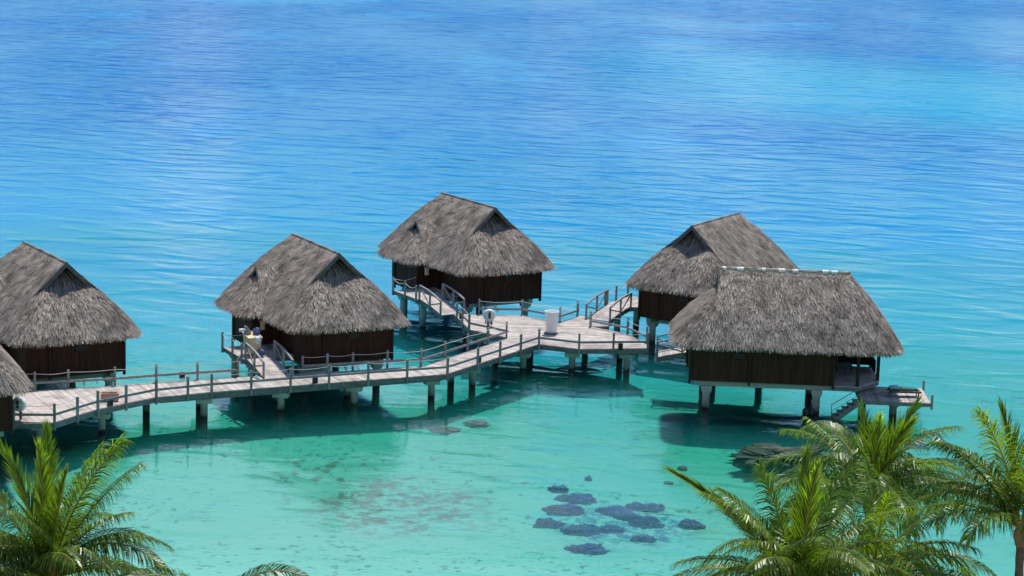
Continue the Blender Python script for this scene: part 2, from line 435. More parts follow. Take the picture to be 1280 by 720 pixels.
    rub = mth('MULTIPLY', rng(mth('MULTIPLY_ADD', noise((0.5, 0.5, 1), 4), 1.6, rr), 1.9, 0.9), rng(noise((1.4, 1.4, 1), 4, 0.7), 0.42, 0.60))
    c = mix(mth('MULTIPLY', rub, 0.92), c, (0.13, 0.12, 0.085))
    dx = mth('DIVIDE', mth('SUBTRACT', sp.outputs['X'], 6.6), 4.6); dy = mth('DIVIDE', mth('SUBTRACT', sp.outputs['Y'], 112.6), 4.2)
    rr = mth('ADD', mth('MULTIPLY', dx, dx), mth('MULTIPLY', dy, dy))
    rub = mth('MULTIPLY', rng(mth('MULTIPLY_ADD', noise((0.6, 0.6, 1), 4), 1.4, rr), 1.8, 1.0), rng(noise((2.2, 2.0, 1), 4, 0.7), 0.47, 0.56))
    c = mix(mth('MULTIPLY', rub, 0.8), c, (0.03, 0.09, 0.16))
    L.new(c, b.inputs['Color']); L.new(b.outputs[0], out.inputs[0])
    return m

def bed_z(x, y):
    d = -1.35 - 0.25 * min(max((y - 115) / 60, 0), 1) - 1.2 * min(max((y - 190) / 300, 0), 1)
    s = min(max((108 - y) / 18, 0), 1)
    return d * (1 - s) + s * 0.5 + 0.10 * math.sin(x * 0.31 + y * 0.17) * math.sin(y * 0.23)
def frange(a, b, n): return [a + (b - a) * i / n for i in range(n + 1)]
bed = grid_mesh('lagoon_bed', frange(-60, 60, 60), frange(84, 200, 60), bed_z, bed_mat())
tag(bed, 'pale turquoise sand bed of the lagoon under clear water', 'lagoon bed', kind='structure')
bed_far = grid_mesh('lagoon_bed', [-6000, -1500, -400, -60, 60, 400, 1500, 6000], [200, 300, 450, 800, 2000, 12000], lambda x, y: bed_z(60 if abs(x) >= 60 else x, y) if y > 201 else -1.75, bed.data.materials[0])
tag(bed_far, 'deeper blue bed of the open lagoon', 'lagoon bed', kind='structure')
bed_side = []
for s in (-1, 1):
    o = grid_mesh('lagoon_bed', [60 * s, 400 * s, 6000 * s] if s > 0 else [-6000, -400, -60], [84, 110, 150, 200], lambda x, y: -1.5 if y > 100 else 0.3 - 0.1 * (y - 84), bed.data.materials[0])
    tag(o, 'turquoise lagoon bed out to the ' + ('right' if s > 0 else 'left') + ' of the bungalows', 'lagoon bed', kind='structure')
def water_body(x0, x1, y0, y1, vcol, vden, label):
    me = bpy.data.meshes.new('lagoon_water'); z0, z1 = -6.0, 0.0
    me.from_pydata([(x, y, z) for z in (z0, z1) for x, y in ((x0, y0), (x1, y0), (x1, y1), (x0, y1))], [], [(3, 2, 1, 0), (4, 5, 6, 7), (0, 1, 5, 4), (1, 2, 6, 5), (2, 3, 7, 6), (3, 0, 4, 7)])
    me.materials.append(water_mat(vcol, vden))
    o = bpy.data.objects.new('lagoon_water', me); col.objects.link(o)
    return tag(o, label, 'water', kind='structure')
water_body(-6000, 6000, 78, 205, (0.05, 0.80, 0.66), 0.066, 'clear turquoise lagoon water with small ripples round the bungalows')
wf = grid_mesh('lagoon_water', [-6000, -400, 400, 6000], [205, 400, 1200, 12000], lambda x, y: 0.0, water_mat((0, 0, 0), 0.0), False)
tag(wf, 'deep blue rippled lagoon water beyond the bungalows', 'water', kind='structure')

# shore and hillside the palms and the viewpoint stand on (below the frame)
M['shore'] = surf('sandy_shore', (0.42, 0.36, 0.26), 0.95, 0.2, (0.6, 0.6, 0.6), tone=False, dark=(0.06, 0.09, 0.03), dpos=(0.45, 0.55), dscale=0.12)
def shore_z(x, y):
    t = 95 - y
    z = -0.6 + t * 0.16 if t < 12 else 1.32 + (t - 12) * 0.33
    return min(z, 29.5) + 0.12 * math.sin(x * 0.4 + y * 0.3) * (1 if t < 70 else 0)
hill = grid_mesh('shore_hill', frange(-120, 120, 48), frange(-60, 96, 60), shore_z, M['shore'])
tag(hill, 'sandy shore rising to a green hillside', 'terrain', kind='structure')

# ------------------------------------------------------------------ thatched roof generator
def lerp(a, b, t): return a + (b - a) * t
def thatch_panel(base, straw, pairs, density, rnd, rows=9, sag=0.24, skirt=True, ln=(0.30, 0.62)):
    """pairs: (top point, eave point) round the roof; straw strips are laid down the slope"""
    n = len(pairs); vs = []
    def pt(T, E, v): return lerp(T, E, v) + Vector((0, 0, sag * math.sin(math.pi * v) ** 1.0 * (1 if v > 0 else 0)))
    P = [[pt(T, E, r / rows) + Vector((0, 0, rnd.uniform(-0.03, 0.03) if 0 < r < rows else 0)) for r in range(rows + 1)] for T, E in pairs]
    flat = [p for c_ in P for p in c_]; m = rows + 1
    base.add(flat, [(i * m + r, i * m + r + 1, (i + 1) * m + r + 1, (i + 1) * m + r) for i in range(n - 1) for r in range(rows)], 1.0, True)
    for i in range(n - 1):
        for r in range(rows):
            a, b, c_, d = P[i][r], P[i][r + 1], P[i + 1][r + 1], P[i + 1][r]
            nr = (b - d).cross(c_ - a)
            ar = nr.length / 2
            if ar < 1e-5: continue
            nr.normalize()
            if nr.z < 0: nr = -nr
            k = ar * density; k = int(k) + (1 if rnd.random() < k % 1 else 0)
            for _ in range(k):
                u, v = rnd.random(), rnd.random()
                p = lerp(lerp(a, d, u), lerp(b, c_, u), v)
                dn = lerp(b - a, c_ - d, u)
                if dn.length < 1e-4: continue
                dn.normalize(); sd = dn.cross(nr)
                dn = (dn + sd * rnd.gauss(0, 0.17)).normalized(); sd = dn.cross(nr).normalized()
                l = rnd.uniform(*ln); w = rnd.uniform(0.009, 0.021) * (2.0 if rnd.random() < 0.10 else 1)
                q0 = p + nr * 0.015; q1 = p + dn * l + nr * rnd.uniform(0.03, 0.085)
                straw.add([q0 - sd * w, q0 + sd * w, q1 + sd * w * 0.6, q1 - sd * w * 0.6], [(0, 1, 2, 3)], max(0.30, rnd.gauss(1.0, 0.42)))
    if not skirt: return
    # ragged hanging fringe and the soffit under it
    for i in range(n - 1):
        (T0, E0), (T1, E1) = pairs[i], pairs[i + 1]
        L_ = (E1 - E0).length
        if L_ < 1e-4: continue
        along = (E1 - E0).normalized(); outw = Vector((along.y, -along.x, 0))
        mid = (E0 + E1) / 2; tp = (T0 + T1) / 2
        if outw.dot(Vector((mid.x - tp.x, mid.y - tp.y, 0))) < 0: outw = -outw
        for _ in range(int(L_ * 170)):
            t = rnd.random(); e = lerp(E0, E1, t)
            back = rnd.uniform(0.0, 0.34)
            q0 = e - outw * back + Vector((0, 0, 0.05 + back * 0.85))
            l = rnd.uniform(0.40, 0.54) + 0.05 * math.sin(e.x * 2.1 + e.y * 1.7) * math.sin(e.x * 0.9 - e.y * 3.3)
            q1 = q0 + outw * (0.10 + rnd.uniform(-0.03, 0.06)) + along * rnd.gauss(0, 0.05) - Vector((0, 0, l * 0.4))
            q2 = q1 + outw * rnd.uniform(-0.03, 0.05) + along * rnd.gauss(0, 0.03) - Vector((0, 0, l * 0.6))
            w = rnd.uniform(0.010, 0.024); tn = max(0.35, rnd.gauss(0.95, 0.30))
            straw.add([q0 - along * w, q0 + along * w, q1 + along * w, q1 - along * w, q2 + along * w * 0.5, q2 - along * w * 0.5], [(0, 1, 2, 3), (3, 2, 4, 5)], tn)
        i0 = E0 - outw * 0.04; i1 = E1 - outw * 0.04
        j0 = i0 - Vector((0, 0, 0.30)); j1 = i1 - Vector((0, 0, 0.30))
        k0 = j0 - outw * 0.9 + Vector((0, 0, 0.25)); k1 = j1 - outw * 0.9 + Vector((0, 0, 0.25))
        base.add([E0, E1, i1 + Vector((0, 0, -.1)), i0 + Vector((0, 0, -.1)), j0, j1, k0, k1], [(0, 1, 2, 3), (3, 2, 5, 4), (4, 5, 7, 6)], 0.8)
def seg(a, b, n, end=False): return [lerp(Vector(a), Vector(b), i / n) for i in range(n + (1 if end else 0))]
def const(p, n): return [Vector(p)] * n
def arc(cx, cy, r, a0, a1, z, n): return [Vector((cx + r * math.cos(R(a0 + (a1 - a0) * i / n)), cy + r * math.sin(R(a0 + (a1 - a0) * i / n)), z)) for i in range(n)]

A1, A2, B_ = 5.92, 8.25, 4.03           # eave extents of every bungalow (gable end, sea end, half width)
ZE, ZR = 4.42, 8.46                     # eave and ridge heights above the water
AP, PK = Vector((-3.10, 0, ZR)), Vector((4.95, 0, ZR))
GL, GR = Vector((-3.16, 1.5, 7.06)), Vector((-3.16, -1.5, 7.06))
RC = 1.35
def main_roof(base, straw, rnd):
    T, E = [], []
    T += seg(AP, PK, 22); E += seg((-3.16, B_, ZE), (A2 - RC - 0.4, B_, ZE), 22)
    T += const(PK, 6); E += arc(A2 - RC, B_ - RC, RC, 90, 0, ZE, 6)
    T += const(PK, 12); E += seg((A2, B_ - RC, ZE), (A2, -B_ + RC, ZE), 12)
    T += const(PK, 6); E += arc(A2 - RC, -B_ + RC, RC, 0, -90, ZE, 6)
    T += seg(PK, AP, 22); E += seg((A2 - RC - 0.4, -B_, ZE), (-3.16, -B_, ZE), 22)
    T += seg(AP, GR, 5); E += seg((-3.16, -B_, ZE), (-A1 + RC, -B_, ZE), 5)
    T += const(GR, 7); E += arc(-A1 + RC, -B_ + RC, RC, -90, -180, ZE, 7)
    T += seg(GR, GL, 10); E += seg((-A1, -B_ + RC, ZE), (-A1, B_ - RC, ZE), 10)
    T += const(GL, 7); E += arc(-A1 + RC, B_ - RC, RC, 180, 90, ZE, 7)
    T += seg(GL, AP, 5); E += seg((-A1 + RC, B_, ZE), (-3.16, B_, ZE), 5)
    pairs = list(zip(T, E)); pairs.append(pairs[0])
    thatch_panel(base, straw, pairs, 250, rnd)
    inner = Vector((-1.75, 0, 8.30))
    pairs = [(inner, p) for p in seg(GR, GL, 8, True)]
    thatch_panel(base, straw, pairs, 80, rnd, rows=4, sag=0.0, skirt=False)
    # ridge thatch folded over the top
    straw.tube([(x, 0, ZR - 0.02 + 0.02 * math.sin(x * 3)) for x in frange(AP.x, PK.x + 0.05, 16)], 0.13, 10, 1.0)
    for _ in range(2600):
        x = rnd.uniform(AP.x, PK.x + 0.1); s = rnd.choice((-1, 1)); l = rnd.uniform(0.25, 0.6)
        q0 = Vector((x, -0.08 * s, ZR + rnd.uniform(0.10, 0.15))); q1 = Vector((x + rnd.gauss(0, 0.12), s * l * 0.72, ZR - l * 0.72 + rnd.uniform(0.12, 0.18)))
        w = rnd.uniform(0.012, 0.032)
        straw.add([q0 + Vector((-w, 0, 0)), q0 + Vector((w, 0, 0)), q1 + Vector((w, 0, 0)), q1 + Vector((-w, 0, 0))], [(0, 1, 2, 3)], max(0.4, rnd.gauss(1.1, 0.32)))
DX = 2.7
def dormer_roof(base, straw, rnd):
    Ti, Ta = Vector((DX, 1.55, 6.80)), Vector((DX, 3.35, 6.80))
    g0, g1 = Vector((DX - 0.62, 3.42, 6.12)), Vector((DX + 0.62, 3.42, 6.12))
    W, ye, ze = 2.75, 5.35, 4.36
    T, E = [], []
    T += seg(Ti, Ta, 6); E += seg((DX - 0.15, 1.6, 6.72), (DX - W, 3.75, 4.52), 6)
    T += seg(Ta, g0, 3); E += seg((DX - W, 3.75, 4.52), (DX - W, ye - 0.8, ze), 3)
    T += const(g0, 5); E += arc(DX - W + 0.8, ye - 0.8, 0.8, 180, 90, ze, 5)
    T += seg(g0, g1, 8); E += seg((DX - W + 0.8, ye, ze), (DX + W - 0.8, ye, ze), 8)
    T += const(g1, 5); E += arc(DX + W - 0.8, ye - 0.8, 0.8, 90, 0, ze, 5)
    T += seg(g1, Ta, 3); E += seg((DX + W, ye - 0.8, ze), (DX + W, 3.75, 4.52), 3)
    T += seg(Ta, Ti, 6, True); E += seg((DX + W, 3.75, 4.52), (DX + 0.15, 1.6, 6.72), 6, True)
    pairs = list(zip(T, E))
    thatch_panel(base, straw, pairs[6:-6], 250, rnd, rows=6, sag=0.06)
    thatch_panel(base, straw, pairs[:7], 250, rnd, rows=6, sag=0.05, skirt=False)
    thatch_panel(base, straw, pairs[-7:], 250, rnd, rows=6, sag=0.05, skirt=False)
    inner = Vector((DX, 2.75, 6.68))
    thatch_panel(base, straw, [(inner, p) for p in seg(g0, g1, 4, True)], 80, rnd, rows=3, sag=0, skirt=False)

# ------------------------------------------------------------------ bungalow
def gable_board(mb, a, b, thick=0.07, drop=0.26, out=Vector((-1, 0, 0))):
    a, b = Vector(a), Vector(b); o = out * thick; dz = Vector((0, 0, -drop))
    mb.hexa([a + dz, b + dz, b + dz + o, a + dz + o, a, b, b + o, a + o])
def make_bungalow():
    rnd = random.Random(11)
    root = empty('overwater_bungalow', (0, 0, 0))
    # roof: thatch over a dark base, dormer, barge boards
    rb, rs = MB(), MB()
    main_roof(rb, rs, rnd)
    roof = rs.build('thatched_roof', M['thatch'], root)
    rb.build('thatch_underlay', M['thatch_base'], roof)
    db, ds = MB(), MB()
    dormer_roof(db, ds, rnd)
    dm = ds.build('entry_dormer', M['thatch'], roof)
    d2 = db.build('thatch_underlay', M['thatch_base'], roof)
    for s in (-1, 1):
        g = MB(); gable_board(g, AP + Vector((-0.06, 0, 0.16)), (-3.20, s * 1.66, 7.00), 0.08, 0.34); g.build('gable_board', M['board'], root)
        g = MB(); gable_board(g, (DX, 3.40, 6.92), (DX + s * 0.72, 3.46, 6.10), 0.07, 0.20, Vector((0, 1, 0))); g.build('dormer_board', M['board'], root)
    # walls of vertical boards
    wb = MB()
    X0, X1, Y0, ZB, ZT = -4.82, 4.06, 3.06, 1.84, 5.0
    def board_wall(p, q, zb=ZB, zt=ZT, skip=None):
        p, q = Vector((*p, 0)), Vector((*q, 0)); L_ = (q - p).length; d = (q - p) / L_; nrm = Vector((d.y, -d.x, 0))
        k = 0; w = 0.17
        while k * w < L_ - 1e-3:
            a0, a1 = k * w, min((k + 1) * w - 0.005, L_); t = rnd.uniform(0.9, 1.12)
            if not (skip and skip[0] < (a0 + a1) / 2 < skip[1]):
                a, b = p + d * a0, p + d * a1; th = 0.05 + rnd.uniform(0, 0.008)
                wb.hexa([a + Vector((0, 0, zb)), b + Vector((0, 0, zb)), b - nrm * th + Vector((0, 0, zb)), a - nrm * th + Vector((0, 0, zb)),
                         a + Vector((0, 0, zt)), b + Vector((0, 0, zt)), b - nrm * th + Vector((0, 0, zt)), a - nrm * th + Vector((0, 0, zt))], t)
            k += 1
    board_wall((X0, -Y0), (X1, -Y0)); board_wall((X1, Y0), (X0, Y0), skip=(4.2, 7.2)); board_wall((X0, Y0), (X0, -Y0))
    board_wall((X1, -Y0), (X1, -1.9)); board_wall((X1, 1.9), (X1, Y0))
    board_wall((3.85, 4.5), (0.35, 4.5), 1.92, 4.3); board_wall((0.35, 4.5), (0.35, 3.1), 1.92, 4.3); board_wall((3.85, 3.1), (3.85, 4.5), 1.92, 4.3)
    wb.box(-0.38, 0, 2.0, 8.6, 5.9, 0.12, c=0.8)                        # floor slab inside the walls
    wb.box(-0.38, 0, 4.95, 8.6, 5.9, 0.06, c=0.5)
    wb.build('wall', M['wall'], root)
    for x, y in ((X0 - 0.03, -Y0 - 0.03), (X1 + 0.02, -Y0 - 0.03), (X0 - 0.03, Y0 + 0.03), (3.88, 4.53), (0.32, 4.53)):
        tb = MB(); zt = 4.3 if y > 4 else 4.95; tb.box(x, y, (1.65 + zt) / 2, 0.15, 0.15, zt - 1.65); tb.build('corner_trim', M['trim'], root)
    tb = MB(); tb.box(-1.15, -Y0 - 0.045, 3.3, 0.13, 0.09, 3.3); tb.build('wall_batten', M['trim'], root)
    tb = MB(); tb.box(X0 - 0.045, 1.65, 3.3, 0.09, 0.13, 3.2)
    tb.build('wall_batten', M['trim'], root)
    for (cx, cy, sx, sy) in ((X0 - 0.02, -0.35, 0.08, 0.75), (-1.85, -Y0 - 0.02, 0.75, 0.08)):
        v = MB()
        v.box(cx, cy, 3.52, sx if sx > 0.1 else 0.10, sy if sy > 0.1 else 0.10, 0.34)
        w_ = v.build('vent_window', M['black'], root)
        fr = MB()
        if sx > sy:
            for dz in (-0.19, 0.19): fr.box(cx, cy, 3.52 + dz, sx + 0.1, 0.14, 0.05)
        else:
            for dz in (-0.19, 0.19): fr.box(cx, cy, 3.52 + dz, 0.14, sy + 0.1, 0.05)
        fr.build('window_frame', M['trim'], w_)
    # entry: recessed door with lantern, porch deck, posts with rope
    d = MB(); d.box(-2.0, Y0 - 0.35, 3.25, 1.1, 0.07, 2.15); dr = d.build('entry_door', M['trim'], root)
    h_ = MB(); h_.box(-1.6, Y0 - 0.29, 3.2, 0.05, 0.06, 0.22); h_.build('door_handle', M['lampgrey'], dr)
    d = MB()
    d.box(-3.15, Y0 - 0.2, 3.3, 0.08, 0.36, 2.6); d.box(-0.15, Y0 - 0.2, 3.3, 0.08, 0.36, 2.6); d.box(-2.62, Y0 - 0.36, 3.3, 0.12, 0.06, 2.6); d.box(-1.38, Y0 - 0.36, 3.3, 0.12, 0.06, 2.6)
    d.box(-0.8, Y0 - 0.38, 3.3, 1.1, 0.05, 2.6); d.box(-2.95, Y0 - 0.38, 3.3, 0.55, 0.05, 2.6); d.build('door_surround', M['wall'], root)
    d = MB(); d.box(-0.3, 4.05, 3.55, 0.22, 0.22, 0.5); d.box(-0.3, 4.05, 3.84, 0.30, 0.30, 0.06); d.box(-0.3, 4.05, 4.05, 0.03, 0.03, 0.4)
    d.build('porch_lantern', M['cream_lantern'], root)
    pd = MB(); planks(pd, [(-3.5, 3.08), (0.28, 3.08), (0.28, 6.5), (-3.5, 6.5)], 0.0, 2.14, 2.20, rnd=rnd)
    pd.build('porch_deck', M['deck'], root)
    pf = MB()
    for y in (3.3, 4.9, 6.42): pf.box(-1.6, y, 2.02, 3.74, 0.12, 0.22)
    for x in (-3.44, 0.22): pf.box(x, 4.8, 2.0, 0.08, 3.3, 0.25)
    pf.build('porch_beam', M['fascia'], root)
    for x, y in ((0.2, 6.58), (-1.7, 6.58), (-3.42, 6.58)):
        p = MB(); p.box(x, y, 2.55, 0.12, 0.12, 1.35); p.build('porch_post', M['rail'], root)
    rp = MB()
    for a, b in (((0.2, 6.58), (-1.7, 6.58)), ((-1.7, 6.58), (-3.42, 6.58)), ((0.2, 6.58), (0.3, 4.5))):
        rp.tube([(lerp(a[0], b[0], t), lerp(a[1], b[1], t), 3.12 - 0.22 * math.sin(math.pi * t)) for t in frange(0, 1, 6)], 0.022, 5)
    rp.build('porch_rope', M['rope'], root)
    # sea terrace under the hip end
    td = MB(); planks(td, [(4.08, -3.06), (5.7, -3.06), (7.2, -1.0), (7.2, 3.06), (4.08, 3.06)], 0.0, 1.80, 1.86, rnd=rnd)
    td.build('terrace_deck', M['deck'], root)
    tf = MB()
    for a, b in (((4.06, -3.0), (5.68, -3.0)), ((5.68, -3.0), (7.14, -1.0)), ((7.14, -1.0), (7.14, 3.0)), ((7.14, 3.0), (4.06, 3.0))): tf.bar((*a, 1.68), (*b, 1.68), 0.08, 0.23)
    tf.build('terrace_fascia', M['fascia'], root)
    for x, y in ((5.6, -2.95), (7.08, -0.95), (7.08, 2.95), (4.15, 2.95)):
        p = MB(); p.box(x, y, 3.3, 0.2, 0.2, 2.9); p.build('terrace_post', M['trim'], root)
    bl = MB()
    bl.box(5.6, 3.0, 2.75, 3.0, 0.09, 0.09); bl.box(5.6, 3.0, 2.02, 3.0, 0.07, 0.07)
    for i in range(15): bl.box(4.3 + i * 0.19, 3.0, 2.38, 0.05, 0.04, 0.7)
    bl.bar((7.08, 0.6, 2.75), (7.08, 2.95, 2.75), 0.09, 0.09)
    for i in range(11): bl.box(7.08, 0.8 + i * 0.2, 2.35, 0.04, 0.05, 0.8)
    bl.box(5.55, 3.03, 2.36, 2.9, 0.03, 0.74); bl.box(7.11, 1.75, 2.36, 0.03, 2.3, 0.74)  # solid dark panels added behind the balusters to darken the terrace
    bl.build('balustrade', M['trim'], root)
    gd = MB(); gd.box(4.02, 0, 3.2, 0.06, 3.8, 2.7); gd.build('terrace_door', M['black'], root)
    # swimming deck, steps and hand rail
    sd = MB(); planks(sd, [(5.75, -4.3), (10.0, -4.3), (10.0, -0.25), (5.75, -0.25)], R(90), 1.24, 1.30, rnd=rnd)
    sd.build('sun_deck', M['deck'], root)
    sf = MB()
    for a, b in (((5.7, -4.34), (10.04, -4.34)), ((10.04, -4.34), (10.04, -0.2)), ((10.04, -0.2), (5.7, -0.2)), ((5.72, -0.2), (5.72, -4.34))): sf.bar((*a, 1.17), (*b, 1.17), 0.07, 0.22)
    sf.box(8.0, -2.3, 1.08, 3.9, 0.3, 0.25); sf.box(8.0, -2.3, 1.10, 0.3, 3.9, 0.2)
    sf.build('sun_deck_frame', M['fascia'], root)
    for x, y in ((10.1, -4.25), (10.1, -0.3)):
        p = MB(); p.box(x, y, 1.35, 0.13, 0.13, 0.95); p.build('deck_post', M['rail'], root)
    for i in range(7):
        p = MB(); p.box(5.45 - i * 0.31, -3.85, 1.12 - i * 0.24, 0.36, 0.95, 0.07); p.build('step', M['rail'], root)
    st = MB()
    for y in (-4.3, -3.4): st.bar((5.7, y, 1.12), (3.3, y, -0.75), 0.06, 0.24)
    st.build('stair_stringer', M['fascia'], root)
    hr = MB(); hr.tube([(5.75, -4.3, 1.3), (5.75, -4.3, 2.15), (3.95, -4.3, 0.95), (3.95, -4.3, -0.3)], 0.03, 6); hr.tube([(5.75, -4.3, 1.75), (3.95, -4.3, 0.5)], 0.018, 6)
    hr.build('stair_handrail', M['rail'], root)
    # concrete beams, caps and piles
    cb = MB()
    for y in (-2.5, 2.5): cb.box(0.6, y, 1.64, 10.2, 0.34, 0.38)
    for x in (-3.75, -0.3, 3.15, 5.4): cb.box(x, 0, 1.50, 0.32, 4.6, 0.26)
    cb.build('floor_beam', M['concrete'], root)
    for x, y, zt in ((-3.75, -2.5, 1.45), (3.15, -2.5, 1.45), (-3.75, 2.5, 1.45), (3.15, 2.5, 1.45), (-3.0, 5.75, 1.9), (0.1, 5.75, 1.9), (8.0, -2.3, 0.96), (6.6, 2.2, 1.5)):
        p = MB(); p.tube([(x, y, -2.2), (x, y, zt - 0.2)], 0.24, 14); pl = p.build('pile', M['concrete'], root)
        p = MB(); p.box(x, y, zt - 0.12, 0.66, 0.66, 0.30); p.box(x, y, zt - 0.34, 0.56, 0.56, 0.14); p.build('pile_cap', M['concrete'], pl)
    return root

BUNG = [  # x, y, yaw, label
    (16.27, 137.03, -2.6, 'grey thatched bungalow seen broadside, white patches along its ridge, sun deck at right'),
    (-12.54, 140.81, 117.1, 'grey thatched bungalow with a cream laundry cart on its porch'),
    (-3.04, 162.86, 120.8, 'farthest grey thatched bungalow, behind the plank platform with the white planter'),
    (14.24, 157.03, 60.3, 'grey thatched bungalow half hidden behind the broadside one with white ridge patches'),
    (-28.83, 134.45, 120.6, 'grey thatched bungalow cut by the left edge, behind the terracotta trough on the boardwalk'),
    (-32.75, 117.5, 202.0, 'tan corner of a thatched bungalow at the far left edge above the left palm'),
]
proto = make_bungalow()
bungs = []
for i, (x, y, a, lab) in enumerate(BUNG):
    o = proto if i == 0 else copy_tree(proto)
    o.location = (x, y, 0); o.rotation_euler = (0, 0, R(a))
    tag(o, lab, 'bungalow', 'overwater bungalows with thatched roofs')
    bungs.append(o)
# broadside bungalow: ridge thatch worn through to the white sheet beneath
rnd = random.Random(3)
M['ridge_tan'] = surf('tan_ridge_thatch', (0.44, 0.36, 0.28), 0.9, 0.35, (9, 9, 9), tone=False, dark=(0.26, 0.20, 0.15), dpos=(0.5, 0.65), dscale=6.0)
rf = MB(); rf.tube([(x, 0.0, ZR + 0.0 + 0.025 * math.sin(x * 5.1) * math.sin(x * 2.3)) for x in frange(-3.1, 4.95, 40)], [0.150 + 0.022 * math.sin(i * 1.7) * math.sin(i * 0.6) for i in range(41)], 10)
tag(rf.build('ridge_cap', M['ridge_tan'], bungs[0]), 'pale tan cap along the worn ridge')
x = -2.95
while x < 4.7:
    l = rnd.uniform(0.12, 0.50)
    if rnd.random() < 0.62:
        rf = MB(); rf.tube([(x, -0.01, ZR + 0.01), (x + l, -0.01, ZR + 0.01 + rnd.uniform(-.02, .02))], [rnd.uniform(0.155, 0.185), rnd.uniform(0.155, 0.185)], 10)
        tag(rf.build('ridge_sheet', M['flash'], bungs[0]), 'white patch on the worn ridge')
    x += l + rnd.uniform(0.05, 0.30)

# ------------------------------------------------------------------ boardwalk and platform
ZD = 1.60
BW = Vector((-8.0, 134.5, 0))
near = [(-33.5, 119.2), (-27.57, 119.34), (-25.47, 119.53), (-23.81, 122.79), (-20.97, 126.29), (-17.9, 128.2), (-15.3, 129.5), (-7.8, 133.2), (-3.97, 134.93), (1.9, 144.97), (4.62, 143.82), (9.28, 144.71)]
far = [(-33.5, 126.6), (-28.25, 127.14), (-24.78, 128.41), (-21.47, 130.16), (-16.14, 132.6), (-7.98, 136.1), (-5.52, 137.0), (-0.17, 146.78), (-2.79, 149.11), (-4.2, 154.9)]
walk = empty('boardwalk', BW)
tag(walk, 'pale weathered plank boardwalk on concrete piles, with rope rails, joining the bungalows', 'boardwalk')
rnd = random.Random(5)
PIECES = [  # convex ccw polygons and the direction their boards run
    ([(-33.5, 119.2), (-25.47, 119.53), (-23.81, 122.79), (-20.97, 126.29), (-21.47, 130.16), (-24.78, 128.41), (-28.25, 127.14), (-33.5, 126.6)], R(118)),
    ([(-20.97, 126.29), (-15.3, 129.4), (-3.97, 134.93), (-5.52, 137.0), (-21.47, 130.16)], R(116)),
    ([(-3.97, 134.93), (1.9, 144.97), (-0.17, 146.78), (-5.52, 137.0)], R(152)),
    ([(1.9, 144.97), (4.62, 143.82), (9.28, 144.71), (9.2, 146.59), (8.04, 149.39), (5.53, 151.5), (-0.17, 151.5), (-0.17, 146.78)], R(2)),
    ([(5.53, 151.5), (6.9, 151.9), (5.2, 155.25), (4.87, 155.2), (3.48, 152.63), (0.75, 154.84), (-0.17, 154.75), (-0.17, 151.5)], R(2)),
    ([(-0.17, 146.78), (-0.17, 154.75), (-2.58, 154.46), (-4.25, 154.95), (-2.79, 149.11)], R(2)),
]
dk = MB(BW)
for poly, a in PIECES[:4] + PIECES[5:]: planks(dk, poly, a, ZD - 0.06, ZD, rnd=rnd)
for tri in ([(5.53, 151.5), (6.9, 151.9), (5.2, 155.25), (4.87, 155.2), (3.48, 152.63), (3.48, 151.5)], [(3.48, 151.5), (3.48, 152.63), (0.75, 154.84), (-0.17, 154.75), (-0.17, 151.5)]):
    planks(dk, tri, R(2), ZD - 0.06, ZD, rnd=rnd)
dk.build('plank_deck', M['deck'], walk)
fa = MB(BW)
def edge_run(pts, z, w, h, mb, inset=0.0):
    for a, b in zip(pts, pts[1:]): mb.bar((*a, z), (*b, z), w, h, rnd.uniform(0.85, 1.1))
back = [(-4.2, 154.9), (-2.58, 154.46), (0.75, 154.84), (3.48, 152.63), (4.87, 155.2), (5.3, 155.25), (6.9, 151.9), (5.53, 151.32), (8.04, 149.39), (9.2, 146.59), (9.28, 144.71)]
edge_run(near, ZD - 0.20, 0.09, 0.30, fa); edge_run(far, ZD - 0.20, 0.09, 0.30, fa); edge_run(back, ZD - 0.20, 0.09, 0.30, fa)
fa.build('edge_board', M['fascia'], walk)
jo = MB(BW)                                     # bearers under the planks
for (a, b) in (((-27.2, 120.2), (-21.2, 126.9)), ((-27.5, 126.3), (-22, 129.4)), ((-20.7, 126.9), (-4.2, 135.2)), ((-21.2, 129.4), (-5.6, 136.4)), ((-4.2, 135.6), (1.4, 145.2)), ((-5.1, 136.9), (0.1, 146.6)),
               ((2.2, 145.5), (9.0, 145.1)), ((0.3, 148.3), (8.2, 148.3)), ((-2.3, 150.5), (6.2, 150.5)), ((-3.4, 153.7), (4, 153.7)), ((2.5, 145.4), (2.5, 152.5)), ((6.2, 145.2), (6.2, 150.4))):
    jo.bar((*a, ZD - 0.31), (*b, ZD - 0.31), 0.16, 0.34)
jo.build('bearer', M['fascia'], walk)
PILES = [(-26.6, 121.0), (-23.6, 124.0), (-21.9, 129.2), (-18.3, 128.5), (-18.9, 130.7), (-13.9, 130.6), (-14.3, 132.7), (-9.6, 132.9), (-10.2, 134.8), (-4.9, 135.4), (-2.4, 139.2), (-3.8, 139.6),
         (0.9, 144.3), (-1.0, 145.9), (4.2, 144.8), (7.9, 145.0), (7.6, 148.6), (1.4, 148.6), (-2.1, 150.2), (5.3, 151.9), (1.2, 153.8), (-3.2, 154.2), (-27.2, 126.0)]
for x, y in PILES:
    p = MB(BW); p.tube([(x, y, -2.3), (x, y, ZD - 0.66)], 0.22, 14); pl = p.build('pile', M['concrete'], walk)
    p = MB(BW); p.box(x, y, ZD - 0.62, 0.95, 0.60, 0.30, rnd.uniform(-0.4, 0.4)); p.build('pile_cap', M['concrete'], pl)

